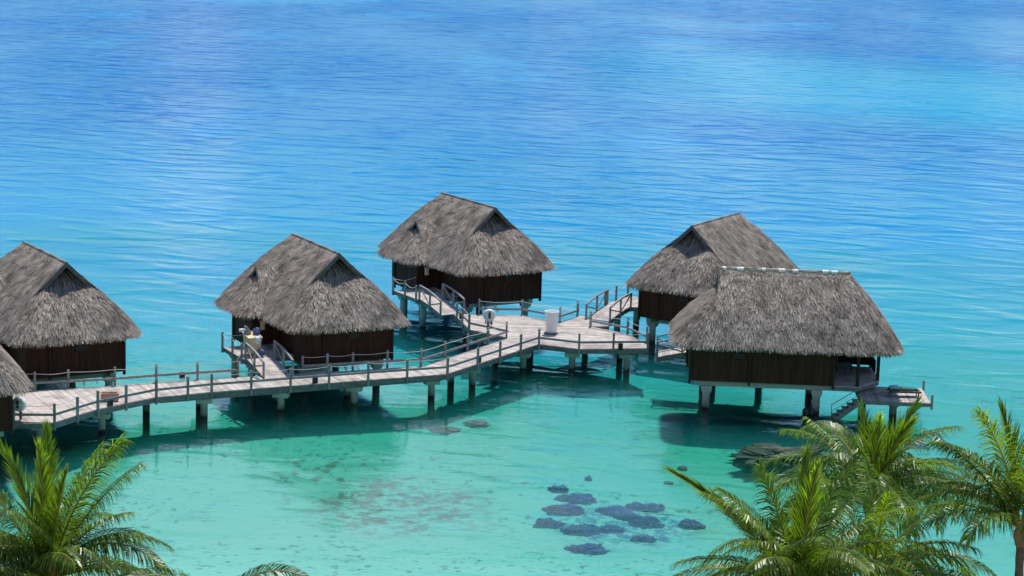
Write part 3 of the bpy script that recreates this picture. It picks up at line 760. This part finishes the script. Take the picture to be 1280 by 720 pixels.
NEAR_P = [(-27.63, 119.34), (-25.45, 119.56), (-24.56, 121.32), (-23.7, 122.93), (-22.36, 124.58), (-20.88, 126.35), (-19.16, 127.42), (-17.85, 128.23), (-15.61, 129.34), (-13.35, 130.46), (-11.1, 131.57), (-8.78, 132.72), (-6.42, 133.82), (-3.97, 134.93), (-2.15, 138.04), (-0.74, 140.45), (0.61, 142.76), (1.9, 144.97), (4.62, 143.82), (6.9, 144.26), (9.23, 144.7)]
FAR_A = [(-31.4, 126.85), (-28.18, 127.17), (-26.31, 127.85), (-23.72, 128.97), (-21.42, 130.18), (-19.07, 131.26), (-16.73, 132.33)]
FAR_B = [(-12.9, 134.0), (-11.41, 134.63), (-9.86, 135.29), (-7.73, 136.19), (-5.59, 136.97), (-4.13, 139.54), (-2.74, 142.09), (-1.4, 144.53), (-0.17, 146.78), (-1.5, 148.0), (-2.79, 149.11), (-3.3, 151.2), (-3.75, 153.1)]
BACK_A = [(-2.3, 154.5), (0.75, 154.84), (3.48, 152.63), (4.87, 155.2)]
RIGHT_A = [(5.53, 151.32), (8.04, 149.39), (9.2, 146.59)]
for run, side in ((NEAR_P, -1), (FAR_A, 1), (FAR_B, 1), (BACK_A, 1), (RIGHT_A, 1)):
    rails, ropes = MB(BW), MB(BW)
    for i, (x, y) in enumerate(run):
        a = run[max(i - 1, 0)]; b = run[min(i + 1, len(run) - 1)]
        d = Vector((b[0] - a[0], b[1] - a[1], 0)).normalized()
        o = Vector((d.y, -d.x, 0)) * (0.11 if side < 0 else -0.11)
        lo = ZD - 0.42
        p = MB(BW); hgt = 1.10 + rnd.uniform(-0.03, 0.03); ang = math.atan2(d.y, d.x)
        p.box(x + o.x, y + o.y, (lo + ZD + hgt) / 2, 0.125, 0.125, ZD + hgt - lo, ang, rnd.uniform(0.8, 1.15))
        p.build('railing_post', M['rail'], walk)
    for a, b in zip(run, run[1:]):
        rails.bar((*a, ZD + 0.44), (*b, ZD + 0.44), 0.07, 0.14, rnd.uniform(0.85, 1.15))
        sagd = rnd.uniform(0.04, 0.10)
        ropes.tube([(lerp(a[0], b[0], t), lerp(a[1], b[1], t), ZD + 1.0 - sagd * math.sin(math.pi * t)) for t in frange(0, 1, 6)], 0.017, 5)
    rails.build('mid_rail', M['rail'], walk); ropes.build('hand_rope', M['rope'], walk)
for x, y, z, a in ((-2.0, 138.6, 1.75, 60), (7.4, 144.25, 1.75, 8), (-20.0, 130.95, 1.9, 25), (-1.6, 154.45, 1.9, 0), (-23.1, 123.9, 1.78, 50), (-11.9, 131.35, 1.78, 26), (-3.55, 152.3, 1.9, 100)):
    p = MB(BW); p.box(x, y, z, 0.30, 0.20, 0.42, R(a)); l_ = p.build('path_light', M['black'], walk)

# ------------------------------------------------------------------ arched footbridges
def make_bridge():
    rnd = random.Random(21)
    root = empty('footbridge', (0, 0, 0))
    x0, x1, ya, yb, z0, z1 = -3.52, -6.75, 4.5, 6.3, 2.20, 1.62
    def arch(t): return lerp(z0, z1, t) + 0.08 * math.sin(math.pi * t)
    d = MB(); n = 20
    for i in range(n):
        ta, tb = i / n, (i + 0.92) / n
        xa, xb = lerp(x0, x1, ta), lerp(x0, x1, tb); za, zb = arch(ta), arch(tb)
        d.hexa([(xb, ya, zb - 0.06), (xa, ya, za - 0.06), (xa, yb, za - 0.06), (xb, yb, zb - 0.06), (xb, ya, zb), (xa, ya, za), (xa, yb, za), (xb, yb, zb)], rnd.uniform(0.82, 1.1))
    d.build('bridge_deck', M['deck'], root)
    for y in (ya + 0.03, yb - 0.03):
        s = MB()
        ts = frange(0, 1, 8)
        for a, b in zip(ts, ts[1:]): s.bar((lerp(x0, x1, a), y, arch(a) - 0.20), (lerp(x0, x1, b), y, arch(b) - 0.20), 0.08, 0.28)
        s.build('stringer', M['fascia'], root)
    for y in (ya - 0.06, yb + 0.06):
        r = MB(); ts = frange(0, 1, 8)
        for a, b in zip(ts, ts[1:]):
            za, zb = arch(a) + 1.02 + 0.03 * math.sin(math.pi * a), arch(b) + 1.02 + 0.03 * math.sin(math.pi * b)
            r.bar((lerp(x0, x1, a), y, za), (lerp(x0, x1, b), y, zb), 0.13, 0.09)
        m_ = arch(.5) + 0.08; xm = lerp(x0, x1, .5)
        r.bar((x0, y, arch(0) + 0.95), (xm, y, m_), 0.06, 0.09); r.bar((x1, y, arch(1) + 0.85), (xm, y, m_), 0.06, 0.09)
        rail = r.build('bridge_rail', M['rail'], root)
        for t in (0.0, 0.5, 1.0):
            p = MB(); zt = arch(t) + 1.0 + (0.08 if t == 0.5 else 0); p.box(lerp(x0, x1, t), y, (zt + arch(t) - 0.34) / 2, 0.11, 0.11, zt - arch(t) + 0.34, 0, rnd.uniform(.85, 1.1)); p.build('rail_post', M['rail'], root)
    return root
bp = make_bridge()
for i, (k, lab) in enumerate(((1, 'arched grey footbridge leading up to the porch with the cream laundry cart'),
                              (2, 'arched grey footbridge from the platform up to the farthest bungalow'),
                              (3, 'arched grey footbridge at the right back of the platform, to the half hidden bungalow'),
                              (0, 'grey footbridge end disappearing behind the broadside bungalow'))):
    o = bp if i == 0 else copy_tree(bp)
    o.location = bungs[k].location; o.rotation_euler = bungs[k].rotation_euler
    tag(o, lab, 'footbridge', 'footbridges to the bungalow porches')

# ------------------------------------------------------------------ things on the decks
pl = empty('planter', (2.8, 148.6, ZD))
tag(pl, 'tall round white planter standing on the plank platform', 'planter')
p = MB(); p.lathe(0, 0, [(0.0, 0.10), (0.36, 0.10), (0.385, 0.16), (0.40, 0.5), (0.43, 0.95), (0.475, 1.38), (0.50, 1.50), (0.505, 1.56), (0.485, 1.585), (0.455, 1.57), (0.44, 1.5), (0.42, 1.25), (0.0, 1.22)], 32)
p.build('pot', M['white'], pl)
p = MB(); p.lathe(0, 0, [(0.0, 0.0), (0.50, 0.0), (0.52, 0.03), (0.47, 0.10), (0.0, 0.11)], 28); p.build('saucer', M['lampgrey'], pl)

tr = empty('planter_trough', (-23.35, 125.1, ZD), R(14))
tag(tr, 'small pink terracotta trough of brown soil on the left of the boardwalk', 'planter')
p = MB(); h0, L0, W0 = 0.46, 1.02, 0.44
for sx, sy, cx, cy in ((L0, 0.06, 0, -W0 / 2), (L0, 0.06, 0, W0 / 2), (0.06, W0 - 0.06, -L0 / 2 + 0.03, 0), (0.06, W0 - 0.06, L0 / 2 - 0.03, 0)): p.box(cx, cy, h0 / 2 + 0.02, sx, sy, h0)
p.box(0, 0, 0.05, L0 - 0.12, W0 - 0.08, 0.06)
p.build('trough', M['terracotta'], tr)
p = MB()
for sx, sy, cx, cy in ((L0 + 0.06, 0.07, 0, -W0 / 2 - 0.025), (L0 + 0.06, 0.07, 0, W0 / 2 + 0.025)): p.box(cx, cy, h0 - 0.02, sx, sy, 0.08)
p.build('rim', M['terracotta'], tr)
p = MB(); p.box(0, 0, h0 - 0.07, L0 - 0.13, W0 - 0.07, 0.10)
for _ in range(16): p.tube([(random.uniform(-.4, .4), random.uniform(-.13, .13), h0 - 0.05), (random.uniform(-.4, .4), random.uniform(-.13, .13), h0 + random.uniform(0, .06))], [0.06, 0.02], 6)
p.build('soil', M['soil'], tr)

def buoy(x, y, z, rz, lab):
    t = empty('rescue_buoy_case', (x, y, z), rz)
    tag(t, lab, 'rescue buoy', 'white rescue buoy cases on railing posts')
    p = MB(); n = 26; prof = [(0.0, -0.17), (0.34, -0.17), (0.40, -0.13), (0.43, -0.05), (0.43, 0.05), (0.40, 0.13), (0.34, 0.17), (0.0, 0.17)]
    vs = [(r * math.cos(2 * math.pi * k / n), yy, r * math.sin(2 * math.pi * k / n)) for r, yy in prof for k in range(n)]
    p.add(vs, [(i * n + k, (i + 1) * n + k, (i + 1) * n + (k + 1) % n, i * n + (k + 1) % n) for i in range(len(prof) - 1) for k in range(n)], 1, True)
    p.build('case', M['white'], t)
    p = MB(); p.box(0, -0.175, 0.02, 0.16, 0.03, 0.34); p.box(0, -0.172, 0.02, 0.10, 0.03, 0.46); p.build('front_panel', M['red'], t)
    for k, (dx, l) in enumerate(((-0.26, 0.22), (0.10, 0.34), (0.18, 0.42))):
        p = MB(); p.tube([(dx, -0.08, -0.30), (dx + 0.01, -0.1, -0.38 - l * 0.5), (dx, -0.09, -0.38 - l)], [0.02, 0.05, 0.035], 7); p.build('strap', M['red'] if k else M['black'], t)
    p = MB(); p.box(0, 0.14, -0.62, 0.12, 0.10, 0.95); p.build('bracket', M['rail'], t)
buoy(-1.5, 147.88, ZD + 1.30, R(8), 'round white rescue buoy case with dark red panel, at the inner corner of the platform')
buoy(-27.45, 119.85, ZD + 0.92, R(-20), 'white rescue buoy case half hidden by the thatch at the far left boardwalk end')

hx, hy, hyaw = 16.27, 137.03, R(-2.6)
def at_house(k, x, y, z):
    X, Y, a, _ = BUNG[k]; a = R(a)
    return (X + math.cos(a) * x - math.sin(a) * y, Y + math.sin(a) * x + math.cos(a) * y, z)
lg = empty('sun_lounger', at_house(0, 8.55, -2.75, 1.30), hyaw + R(4))
tag(lg, 'dark brown sun lounger with green cushion on the sun deck', 'sun lounger')
p = MB()
for y in (-0.34, 0.34): p.box(0, y, 0.34, 2.05, 0.06, 0.10)
for x in frange(-0.95, 0.95, 13): p.box(x, 0, 0.37, 0.09, 0.64, 0.03)
p.build('frame', M['brown_frame'], lg)
for x in (-0.85, 0.85):
    for y in (-0.31, 0.31):
        p = MB(); p.box(x, y, 0.145, 0.07, 0.07, 0.29); p.build('leg', M['brown_frame'], lg)
p = MB(); p.hexa([(-0.98, -0.30, 0.39), (0.55, -0.30, 0.39), (0.55, 0.32, 0.39), (-0.98, 0.32, 0.39), (-0.94, -0.27, 0.50), (0.52, -0.27, 0.48), (0.52, 0.30, 0.48), (-0.94, 0.30, 0.50)])
p.hexa([(-0.2, -0.25, 0.49), (0.9, -0.1, 0.40), (0.9, 0.36, 0.40), (-0.2, 0.36, 0.49), (-0.2, -0.22, 0.56), (0.86, -0.08, 0.50), (0.86, 0.33, 0.50), (-0.2, 0.33, 0.57)], 1.2)
p.build('cushion', M['green_cloth'], lg)
tw = MB(); c0 = at_house(0, 7.95, -2.72, 1.82); tw.off = Vector(c0)
a = hyaw + R(4)
for k, (dx, dy, w_, l_, z_) in enumerate(((0, 0, 0.62, 0.52, 0.03), (0.02, 0.02, 0.56, 0.46, 0.075), (0.08, -0.01, 0.40, 0.40, 0.115))): tw.box(c0[0] + dx, c0[1] + dy, c0[2] + z_, w_, l_, 0.045, a + 0.1 * k)
to = tw.build('towel', M['towel']); to.location = c0
tag(to, 'folded pale blue towel on the green lounger cushion', 'towel')

ch = empty('terrace_chair', at_house(0, 5.0, 1.3, 1.86), hyaw + R(30))
tag(ch, 'dark lounge chair with green seat in the shade of the broadside bungalow terrace', 'chair')
p = MB(); p.box(0, 0, 0.36, 1.3, 0.7, 0.08); p.box(-0.6, 0, 0.65, 0.08, 0.7, 0.6)
p.build('frame', M['brown_frame'], ch)
for x in (-0.55, 0.55):
    for y in (-0.3, 0.3):
        q = MB(); q.box(x, y, 0.16, 0.07, 0.07, 0.32); q.build('leg', M['brown_frame'], ch)
p = MB(); p.box(0.05, 0, 0.47, 1.15, 0.62, 0.14); p.build('cushion', M['green_cloth'], ch)

fx, fy, _ = at_house(0, 2.65, -3.1, 0)
fe = empty('mooring_float', (fx, fy, 0.12), R(10))
tag(fe, 'black rubber float in the water against the bungalow pile by the steps', 'float')
p = MB(); p.tube([(-0.36, 0, 0), (-0.31, 0, 0), (-0.28, 0, 0), (0.28, 0, 0), (0.31, 0, 0), (0.36, 0, 0)], [0.14, 0.21, 0.24, 0.24, 0.21, 0.14], 14); p.build('body', M['rubber'], fe)
for x in (-0.17, 0.17):
    p = MB(); p.tube([(x - 0.02, 0, 0), (x + 0.02, 0, 0)], 0.252, 14); p.build('band', M['lampgrey'], fe)

# housekeeping cart and laundry on the second bungalow's porch
ct = empty('laundry_cart', at_house(1, -2.5, 5.55, 2.20), R(117 + 180))
tag(ct, 'cream canvas laundry cart standing on a bungalow porch', 'cart')
ct.scale = (1.15, 1.2, 1.15)
p = MB(); p.hexa([(-0.42, -0.30, 0.16), (0.42, -0.30, 0.16), (0.42, 0.30, 0.16), (-0.42, 0.30, 0.16), (-0.50, -0.36, 1.18), (0.50, -0.36, 1.02), (0.50, 0.36, 1.02), (-0.50, 0.36, 1.18)])
p.build('canvas_bag', M['canvas'], ct)
p = MB()
for y in (-0.37, 0.37): p.bar((-0.52, y, 1.20), (0.52, y, 1.04), 0.05, 0.05)
for x, z in ((-0.52, 1.20), (0.52, 1.04)): p.bar((x, -0.37, z), (x, 0.37, z), 0.05, 0.05)
p.build('top_frame', M['cream_lantern'], ct)
for x in (-0.36, 0.36):
    for y in (-0.26, 0.26):
        p = MB(); p.tube([(x, y - 0.03, 0.08), (x, y + 0.03, 0.08)], 0.08, 12); p.build('wheel', M['black'], ct)
def bundle(name, loc, r, mat, seed, flat=0.75):
    rr = random.Random(seed); bm = bmesh.new(); bmesh.ops.create_icosphere(bm, subdivisions=4, radius=1)
    ph = [rr.uniform(0, 6.28) for _ in range(6)]
    for v in bm.verts:
        d = v.co.copy(); k = 1 + 0.12 * math.sin(5 * d.x + ph[0]) * math.sin(4 * d.y + ph[1]) + 0.10 * math.sin(7 * d.z + ph[2] + 3 * d.x) + 0.06 * math.sin(12 * d.y + ph[3] + 5 * d.z)
        v.co = Vector((d.x * r[0], d.y * r[1], d.z * r[2])) * k
    me = bpy.data.meshes.new(name); bm.to_mesh(me); bm.free()
    me.polygons.foreach_set("use_smooth", [True] * len(me.polygons)); me.materials.append(mat)
    at = me.attributes.new("tone", 'FLOAT', 'FACE'); at.data.foreach_set("value", [1.0] * len(me.polygons))
    o = bpy.data.objects.new(name, me); col.objects.link(o); o.location = loc
    return o
tag(bundle('laundry_sheet', at_house(1, -2.98, 5.40, 3.22), (0.22, 0.22, 0.30), M['sheet'], 1), 'white crumpled sheet hanging out of the laundry cart', 'laundry')
tag(bundle('laundry_bag', at_house(1, -2.35, 5.22, 3.66), (0.22, 0.22, 0.24), M['blue_cloth'], 2), 'blue laundry bundle behind the cream cart', 'laundry')
tag(bundle('laundry_bag', at_house(1, -3.2, 5.2, 2.45), (0.22, 0.22, 0.25), M['blue_cloth'], 4), 'blue laundry bag on the porch floor below the white sheet', 'laundry')
mo = empty('cloth_bundle', at_house(1, -2.25, 5.75, 3.30), R(117))
tag(mo, 'grey brown cloth bundle sticking up from the top of the laundry cart', 'cloth')
p = MB(); p.tube([(0.1, -0.1, -0.05), (0.05, 0.05, 0.35), (-0.05, 0.15, 0.62), (-0.1, 0.25, 0.78)], [0.26, 0.22, 0.13, 0.05], 10); p.build('cloth', M['rail'], mo)
p = MB(); p.tube([(-0.1, 0.2, 0.55), (-0.1, 0.62, 0.50)], [0.08, 0.11], 8); p.build('handle', M['sheet'], mo)

# ------------------------------------------------------------------ reef: rock, stones and coral heads
def lump(name, loc, r, mat, seed, sub=4, rough=0.28, rz=0.0, foot=None):
    rr = random.Random(seed); bm = bmesh.new(); bmesh.ops.create_icosphere(bm, subdivisions=min(sub, 6), radius=1)
    ph = [Vector((rr.uniform(0, 9), rr.uniform(0, 9), rr.uniform(0, 9))) for _ in range(4)]
    from mathutils import noise as mn
    for v in bm.verts:
        d = v.co.copy(); k = 1.0
        for o_, (f, a_) in enumerate(((1.3, 0.8), (2.9, 0.5), (6.5, 0.42), (14, 0.26))): k += rough * a_ * mn.noise(d * f + ph[o_])
        v.co = Vector((d.x * r[0] * k, d.y * r[1] * k, d.z * r[2] * k if d.z > 0 else d.z * (foot if foot else r[2])))
    me = bpy.data.meshes.new(name); bm.to_mesh(me); bm.free(); me.materials.append(mat)
    me.polygons.foreach_set("use_smooth", [True] * len(me.polygons))
    o = bpy.data.objects.new(name, me); col.objects.link(o); o.location = loc; o.rotation_euler = (0, 0, rz)
    return o
tag(lump('reef_rock', (16.1, 124.6, -0.40), (2.9, 1.7, 0.34), M['rock'], 31, 6, 0.75, 0, 1.1), 'broad brown reef rock breaking the surface behind the middle palm', 'rock')
tag(lump('reef_rock', (-2.0, 134.2, bed_z(-2, 134) + 0.02), (0.75, 0.75, 0.16), M['rock'], 32, 4, 0.6), 'dark flat rock on the lagoon bed just in front of the boardwalk bend', 'rock')
tag(lump('reef_rock', (-3.75, 132.6, bed_z(-3.7, 132) + 0.02), (0.95, 0.8, 0.14), M['rock'], 33, 4, 0.6), 'low greenish brown rock on the lagoon bed, left of the dark flat rock', 'rock')
tag(lump('reef_rock', (10.3, 124.6, bed_z(10.3, 124.6) + 0.04), (0.30, 0.30, 0.15), M['rock'], 34, 3, 0.4), 'small dark stone on pale sand left of the broad reef rock', 'rock')
tag(lump('reef_rock', (9.3, 121.6, bed_z(9.3, 121.6) + 0.03), (0.26, 0.26, 0.12), M['rock'], 35, 3, 0.4), 'second small stone on sand, nearer than the dark one by the reef rock', 'rock')
CORALS = [(2.9, 118.9, 0.75, 0.9, 'small round coral head, farthest left of the cluster'),
          (4.0, 117.1, 1.35, 1.5, 'large round coral head at the back left of the cluster'),
          (3.1, 114.7, 1.35, 1.5, 'broad coral head in the middle left of the cluster, tan patches'),
          (2.2, 112.2, 0.95, 1.3, 'coral head at the left edge with a pale rubble foot'),
          (4.1, 111.2, 1.2, 1.4, 'dark coral head between the left edge head and the front one'),
          (5.9, 114.9, 1.15, 1.4, 'dark coral head in the centre of the cluster'),
          (6.6, 114.0, 1.0, 1.2, 'dark coral head just right of the cluster centre'),
          (7.6, 116.0, 1.3, 1.2, 'coral head at the back right of the cluster'),
          (7.55, 112.9, 1.15, 1.3, 'reddish dark coral head at the right of the cluster'),
          (4.25, 108.0, 1.35, 1.7, 'lone round coral head nearest the camera'),
          (9.9, 113.0, 0.9, 1.1, 'coral head under the tip of a palm frond'),
          (7.3, 110.2, 0.8, 0.9, 'low rubbly coral in front of the reddish head'),
          (5.7, 111.6, 0.85, 1.0, 'pale flat coral between the dark heads'),
          (4.7, 121.6, 0.25, 0.3, 'single small coral knob far behind the cluster')]
for i, (x, y, rx, ry, lab) in enumerate(CORALS):
    tag(lump('coral_head', (x, y, bed_z(x, y) + 0.02), (rx * 0.72, ry * 0.46, 0.27 if i not in (11, 12) else 0.20), M['coral'], 50 + i, 5, 0.62), lab, 'coral', 'coral heads under the shallow water')

# ------------------------------------------------------------------ coconut palms
def frond(parent, rnd, base, az, e0, L_, droop, twist=0.0, tone=1.0, dry=False, lf=1.05, curve=0.0):
    n = 22; pts = []; tg = []; p = Vector(base); az0 = az
    for i in range(n + 1):
        t = i / n; e = R(e0 - droop * t ** 1.25); a = R(az0 + curve * t)
        d = Vector((math.cos(e) * math.cos(a), math.cos(e) * math.sin(a), math.sin(e)))
        pts.append(p.copy()); tg.append(d); p = p + d * (L_ / n)
    rc = MB(base); rc.tube(pts, [lerp(0.065, 0.013, (i / n) ** 0.7) for i in range(n + 1)], 5, rnd.uniform(.85, 1.15))
    lv = MB(base)
    m = int(L_ * (19 if droop <= 28 else 15))
    for side in (-1, 1):
        for j in range(m):
            t = 0.10 + 0.90 * (j + rnd.random() * 0.6) / m
            if t > 1: continue
            i = min(int(t * n), n - 1); f = t * n - i
            q = lerp(pts[i], pts[i + 1], f); d = tg[i]
            ah = R(az0 + curve * t)
            s = Vector((-math.sin(ah), math.cos(ah), 0)); up = s.cross(d)
            if up.z < 0 and e0 - droop * t < 80: up = -up
            s = Matrix.Rotation(R(twist), 3, d) @ s; up = Matrix.Rotation(R(twist), 3, d) @ up
            al = R((lerp(62, 28, t) if droop > 28 else lerp(27, 7, t)) + rnd.gauss(0, 6))
            prof = (0.45 + 0.55 * math.sin(min(t / 0.42, 1) * math.pi / 2)) * (1 if t < 0.45 else lerp(1, 0.42, (t - 0.45) / 0.55))
            ln = lf * prof * rnd.uniform(0.85, 1.1)
            dr = (s * side * math.sin(al) + d * math.cos(al) + up * 0.22).normalized()
            w = (0.024 if droop <= 28 else 0.027) * rnd.uniform(0.7, 1.3)
            g = rnd.uniform(0.55, 1.10) if droop > 28 else rnd.uniform(0.10, 0.28) * (1.2 if dry else 1)
            pp = [q]; dd = dr.copy()
            for k in range(3):
                pp.append(pp[-1] + dd * ln / 3); dd = (dd + Vector((0, 0, -g))).normalized()
            wv = dr.cross(up).normalized() if abs(dr.dot(up)) < 0.95 else d
            ww = [w * 0.6, w, w * 0.75, 0.003]
            tn = tone * max(0.4, rnd.gauss(1.0, 0.30)) * (1.15 if t > 0.8 else 1)
            vs = []
            for k in range(4): vs += [pp[k] - wv * ww[k], pp[k] + wv * ww[k]]
            lv.add(vs, [(0, 1, 3, 2), (2, 3, 5, 4), (4, 5, 7, 6)], tn)
    fo = lv.build('frond', M['dry'] if dry else M['leaf'], parent)
    st = rc.build('frond_stem', M['rachis'], fo)
    fo.location = Vector(base) - Vector(parent.location)
    return fo

def palm(loc, crown, specs, label, seed, fill=8, size=1.18, trunk_r=0.17):
    rnd = random.Random(seed)
    gx, gy = loc; gz = shore_z(gx, gy) - 0.1
    root = empty('coconut_palm', (gx, gy, gz)); tag(root, label, 'palm tree', 'coconut palms on the shore')
    cr = Vector(crown)
    tk = MB((gx, gy, gz)); N_ = 16
    pts = []
    for i in range(N_ + 1):
        t = i / N_; pts.append(Vector((lerp(gx, cr.x, t ** 1.3), lerp(gy, cr.y, t ** 1.3), lerp(gz, cr.z + 0.1, t))))
    rad = [lerp(trunk_r * 1.5, trunk_r * 0.85, min(i / N_ * 1.6, 1)) * (1.06 if i % 2 else 0.97) for i in range(N_ + 1)]
    tk.tube(pts, rad, 12); tk.build('trunk', M['bark'], root)
    cs = MB((gx, gy, gz)); cs.tube([cr + Vector((0, 0, -0.5)), cr + Vector((0, 0, -0.1)), cr + Vector((0, 0, 0.5))], [trunk_r * 0.95, trunk_r * 1.5, trunk_r * 0.9], 10); cs.build('crown_shaft', M['dry'], root)
    allf = list(specs)
    for k in range(fill):
        allf.append((k * 360 / fill + rnd.uniform(-18, 18), rnd.uniform(14, 66), rnd.uniform(3.9, 5.0), rnd.uniform(72, 104), rnd.uniform(-20, 20), rnd.uniform(0.65, 1.25)))
    for s in allf:
        az, e0, L_, dr = s[:4]; L_ *= size; tw = s[4] if len(s) > 4 else 0; tn = s[5] if len(s) > 5 else 1.0; cu = s[6] if len(s) > 6 else rnd.uniform(-20, 20)
        tw += rnd.uniform(-22, 22); dr *= rnd.uniform(0.9, 1.2); L_ *= rnd.uniform(0.93, 1.07)
        o = Vector((math.cos(R(az)), math.sin(R(az)), 0)) * 0.12
        frond(root, rnd, cr + o + Vector((0, 0, 0.15 + 0.3 * max(0, e0) / 90)), az, e0, L_, dr, tw, tn, False, 1.5, cu)
    for k in range(2):                                   # dead fronds hanging under the crown
        frond(root, rnd, cr + Vector((0, 0, 0.05)), rnd.uniform(0, 360), rnd.uniform(-5, 15), rnd.uniform(2.8, 3.6), 80, 0, rnd.uniform(0.7, 1.1), True, 0.9, 10)
    return root

palm((-18.4, 84.5), (-18.16, 84.0, 3.95), [
    (95, 86, 5.0, 14, 0, 1.35), (268, 84, 4.9, 12, 0, 1.3), (180, 82, 4.8, 22, 70, 1.35), (20, 76, 4.9, 30, 60, 1.25), (300, 74, 4.8, 26, 20, 1.2), (60, 72, 4.8, 30, -20, 1.2),
    (5, 66, 5.2, 34, 0, 0.95), (350, 55, 4.2, 62, 0, 0.9), (15, 47, 4.6, 75, 0, 0.95), (330, 60, 4.2, 40, 0, 0.9),
    (178, 66, 5.0, 34, 0, 0.95), (190, 52, 4.8, 60, 0, 0.95), (165, 40, 4.6, 75, 0, 0.9), (240, 58, 4.5, 50, 0, 0.9), (265, 66, 4.6, 45, 0, 0.85), (285, 50, 4.4, 60, 0, 0.85), (215, 40, 4.2, 70, 0, 0.8)],
    'bushy green coconut palm at the lower left corner in front of the boardwalk', 101, 13, 1.22)
palm((11.4, 84.0), (11.75, 84.0, 4.55), [
    (85, 84, 4.7, 12, 0, 1.3), (275, 80, 4.6, 18, 0, 1.25), (40, 74, 4.7, 25, 40, 1.25), (140, 74, 4.5, 25, -40, 1.2),
    (178, 52, 5.6, 22, 30, 0.95, 0), (184, 34, 4.7, 52, 20, 0.95), (172, 22, 4.6, 60, 10, 0.9), (200, 62, 4.6, 40, 0, 0.9), (165, 66, 4.4, 40, 0, 1.0),
    (4, 50, 5.6, 76, 0, 1.0), (352, 62, 4.8, 55, 0, 1.05), (20, 70, 4.4, 40, 0, 1.0), (330, 44, 4.6, 70, 0, 0.9), (265, 64, 4.4, 50, 0, 0.85), (300, 50, 4.4, 60, 0, 0.85), (245, 50, 4.2, 60, 0, 0.85)],
    'coconut palm at bottom right of centre, its long left frond reaching over the coral', 102, 13, 1.16)
palm((16.5, 95.0), (16.15, 94.6, 5.45), [
    (100, 80, 3.2, 18, 0, 1.35), (280, 80, 3.3, 18, 0, 1.35), (10, 70, 3.7, 14, 60, 1.3), (165, 62, 3.5, 30, 30, 1.3), (330, 72, 3.4, 20, -30, 1.2),
    (178, 52, 4.5, 84, 10, 0.95), (190, 34, 4.0, 70, 0, 1.0), (160, 62, 4.2, 66, 0, 1.0), (2, 50, 4.6, 76, 0, 0.95), (12, 64, 4.5, 60, 0, 1.0), (345, 32, 4.6, 62, 0, 0.95), (330, 15, 4.6, 55, 0, 0.9), (20, 12, 4.4, 55, 0, 0.9),
    (200, 12, 4.2, 55, 0, 0.95), (265, 50, 3.8, 75, 0, 0.9), (285, 30, 4.0, 75, 0, 0.85), (240, 35, 4.0, 75, 0, 0.9), (310, 45, 4.2, 70, 0, 0.9)],
    'full coconut palm in front of the sun deck and its steps', 103, 16)
palm((21.1, 86.0), (20.96, 86.0, 6.75), [
    (188, 78, 4.6, 26, 75, 1.2), (150, 84, 4.6, 16, 60, 1.3), (40, 80, 4.8, 18, 0, 1.25), (270, 78, 4.6, 25, 0, 1.2), (182, 68, 4.9, 60, 20, 0.8), (176, 56, 5.2, 30, 20, 0.7), (188, 52, 4.4, 74, 0, 0.95), (205, 34, 4.4, 70, 0, 0.9), (165, 30, 4.4, 66, 0, 1.05),
    (5, 60, 4.6, 50, 0, 1.0), (350, 40, 4.6, 60, 0, 0.9), (30, 30, 4.4, 60, 0, 0.9)],
    'coconut palm cut by the right edge with a visible dark trunk', 104, 6, 1.1, 0.2)
palm((15.7, 88.0), (15.44, 88.0, 4.15), [
    (2, 28, 4.3, 62, 0, 0.9), (10, 60, 3.8, 45, 0, 1.0), (355, 8, 4.2, 40, 0, 0.85), (175, 60, 3.8, 60, 0, 1.0), (160, 70, 4.0, 35, 0, 1.1), (270, 75, 3.8, 30, 0, 1.15), (90, 78, 3.9, 30, 0, 1.1), (200, 40, 3.8, 65, 0, 0.95), (320, 48, 3.8, 60, 0, 0.95)],
    'low coconut palm at the bottom between the middle palm and the right edge palm', 105, 9)
palm((-11.2, 82.0), (-11.2, 82.0, 3.5), [
    (172, 40, 4.8, 72, 0, 0.9), (150, 30, 4.0, 55, 0, 0.9), (20, 34, 3.6, 70, 0, 0.9), (270, 40, 3.6, 70, 0, 0.9), (60, 24, 3.6, 60, 0, 0.9), (215, 30, 3.8, 65, 0, 0.9)],
    'low palm below the frame whose single arching frond shows at the bottom left', 106, 2)
palm((-21.9, 81.5), (-22.0, 81.5, 4.1), [
    (8, 44, 4.2, 60, 0, 0.5), (30, 60, 3.8, 40, 0, 0.6), (350, 30, 4.0, 60, 0, 0.5), (90, 70, 3.6, 40, 0, 0.9), (180, 50, 3.6, 60, 0, 0.9), (270, 50, 3.6, 60, 0, 0.9)],
    'dark palm fronds at the extreme lower left corner, before the bushy palm', 107, 2)
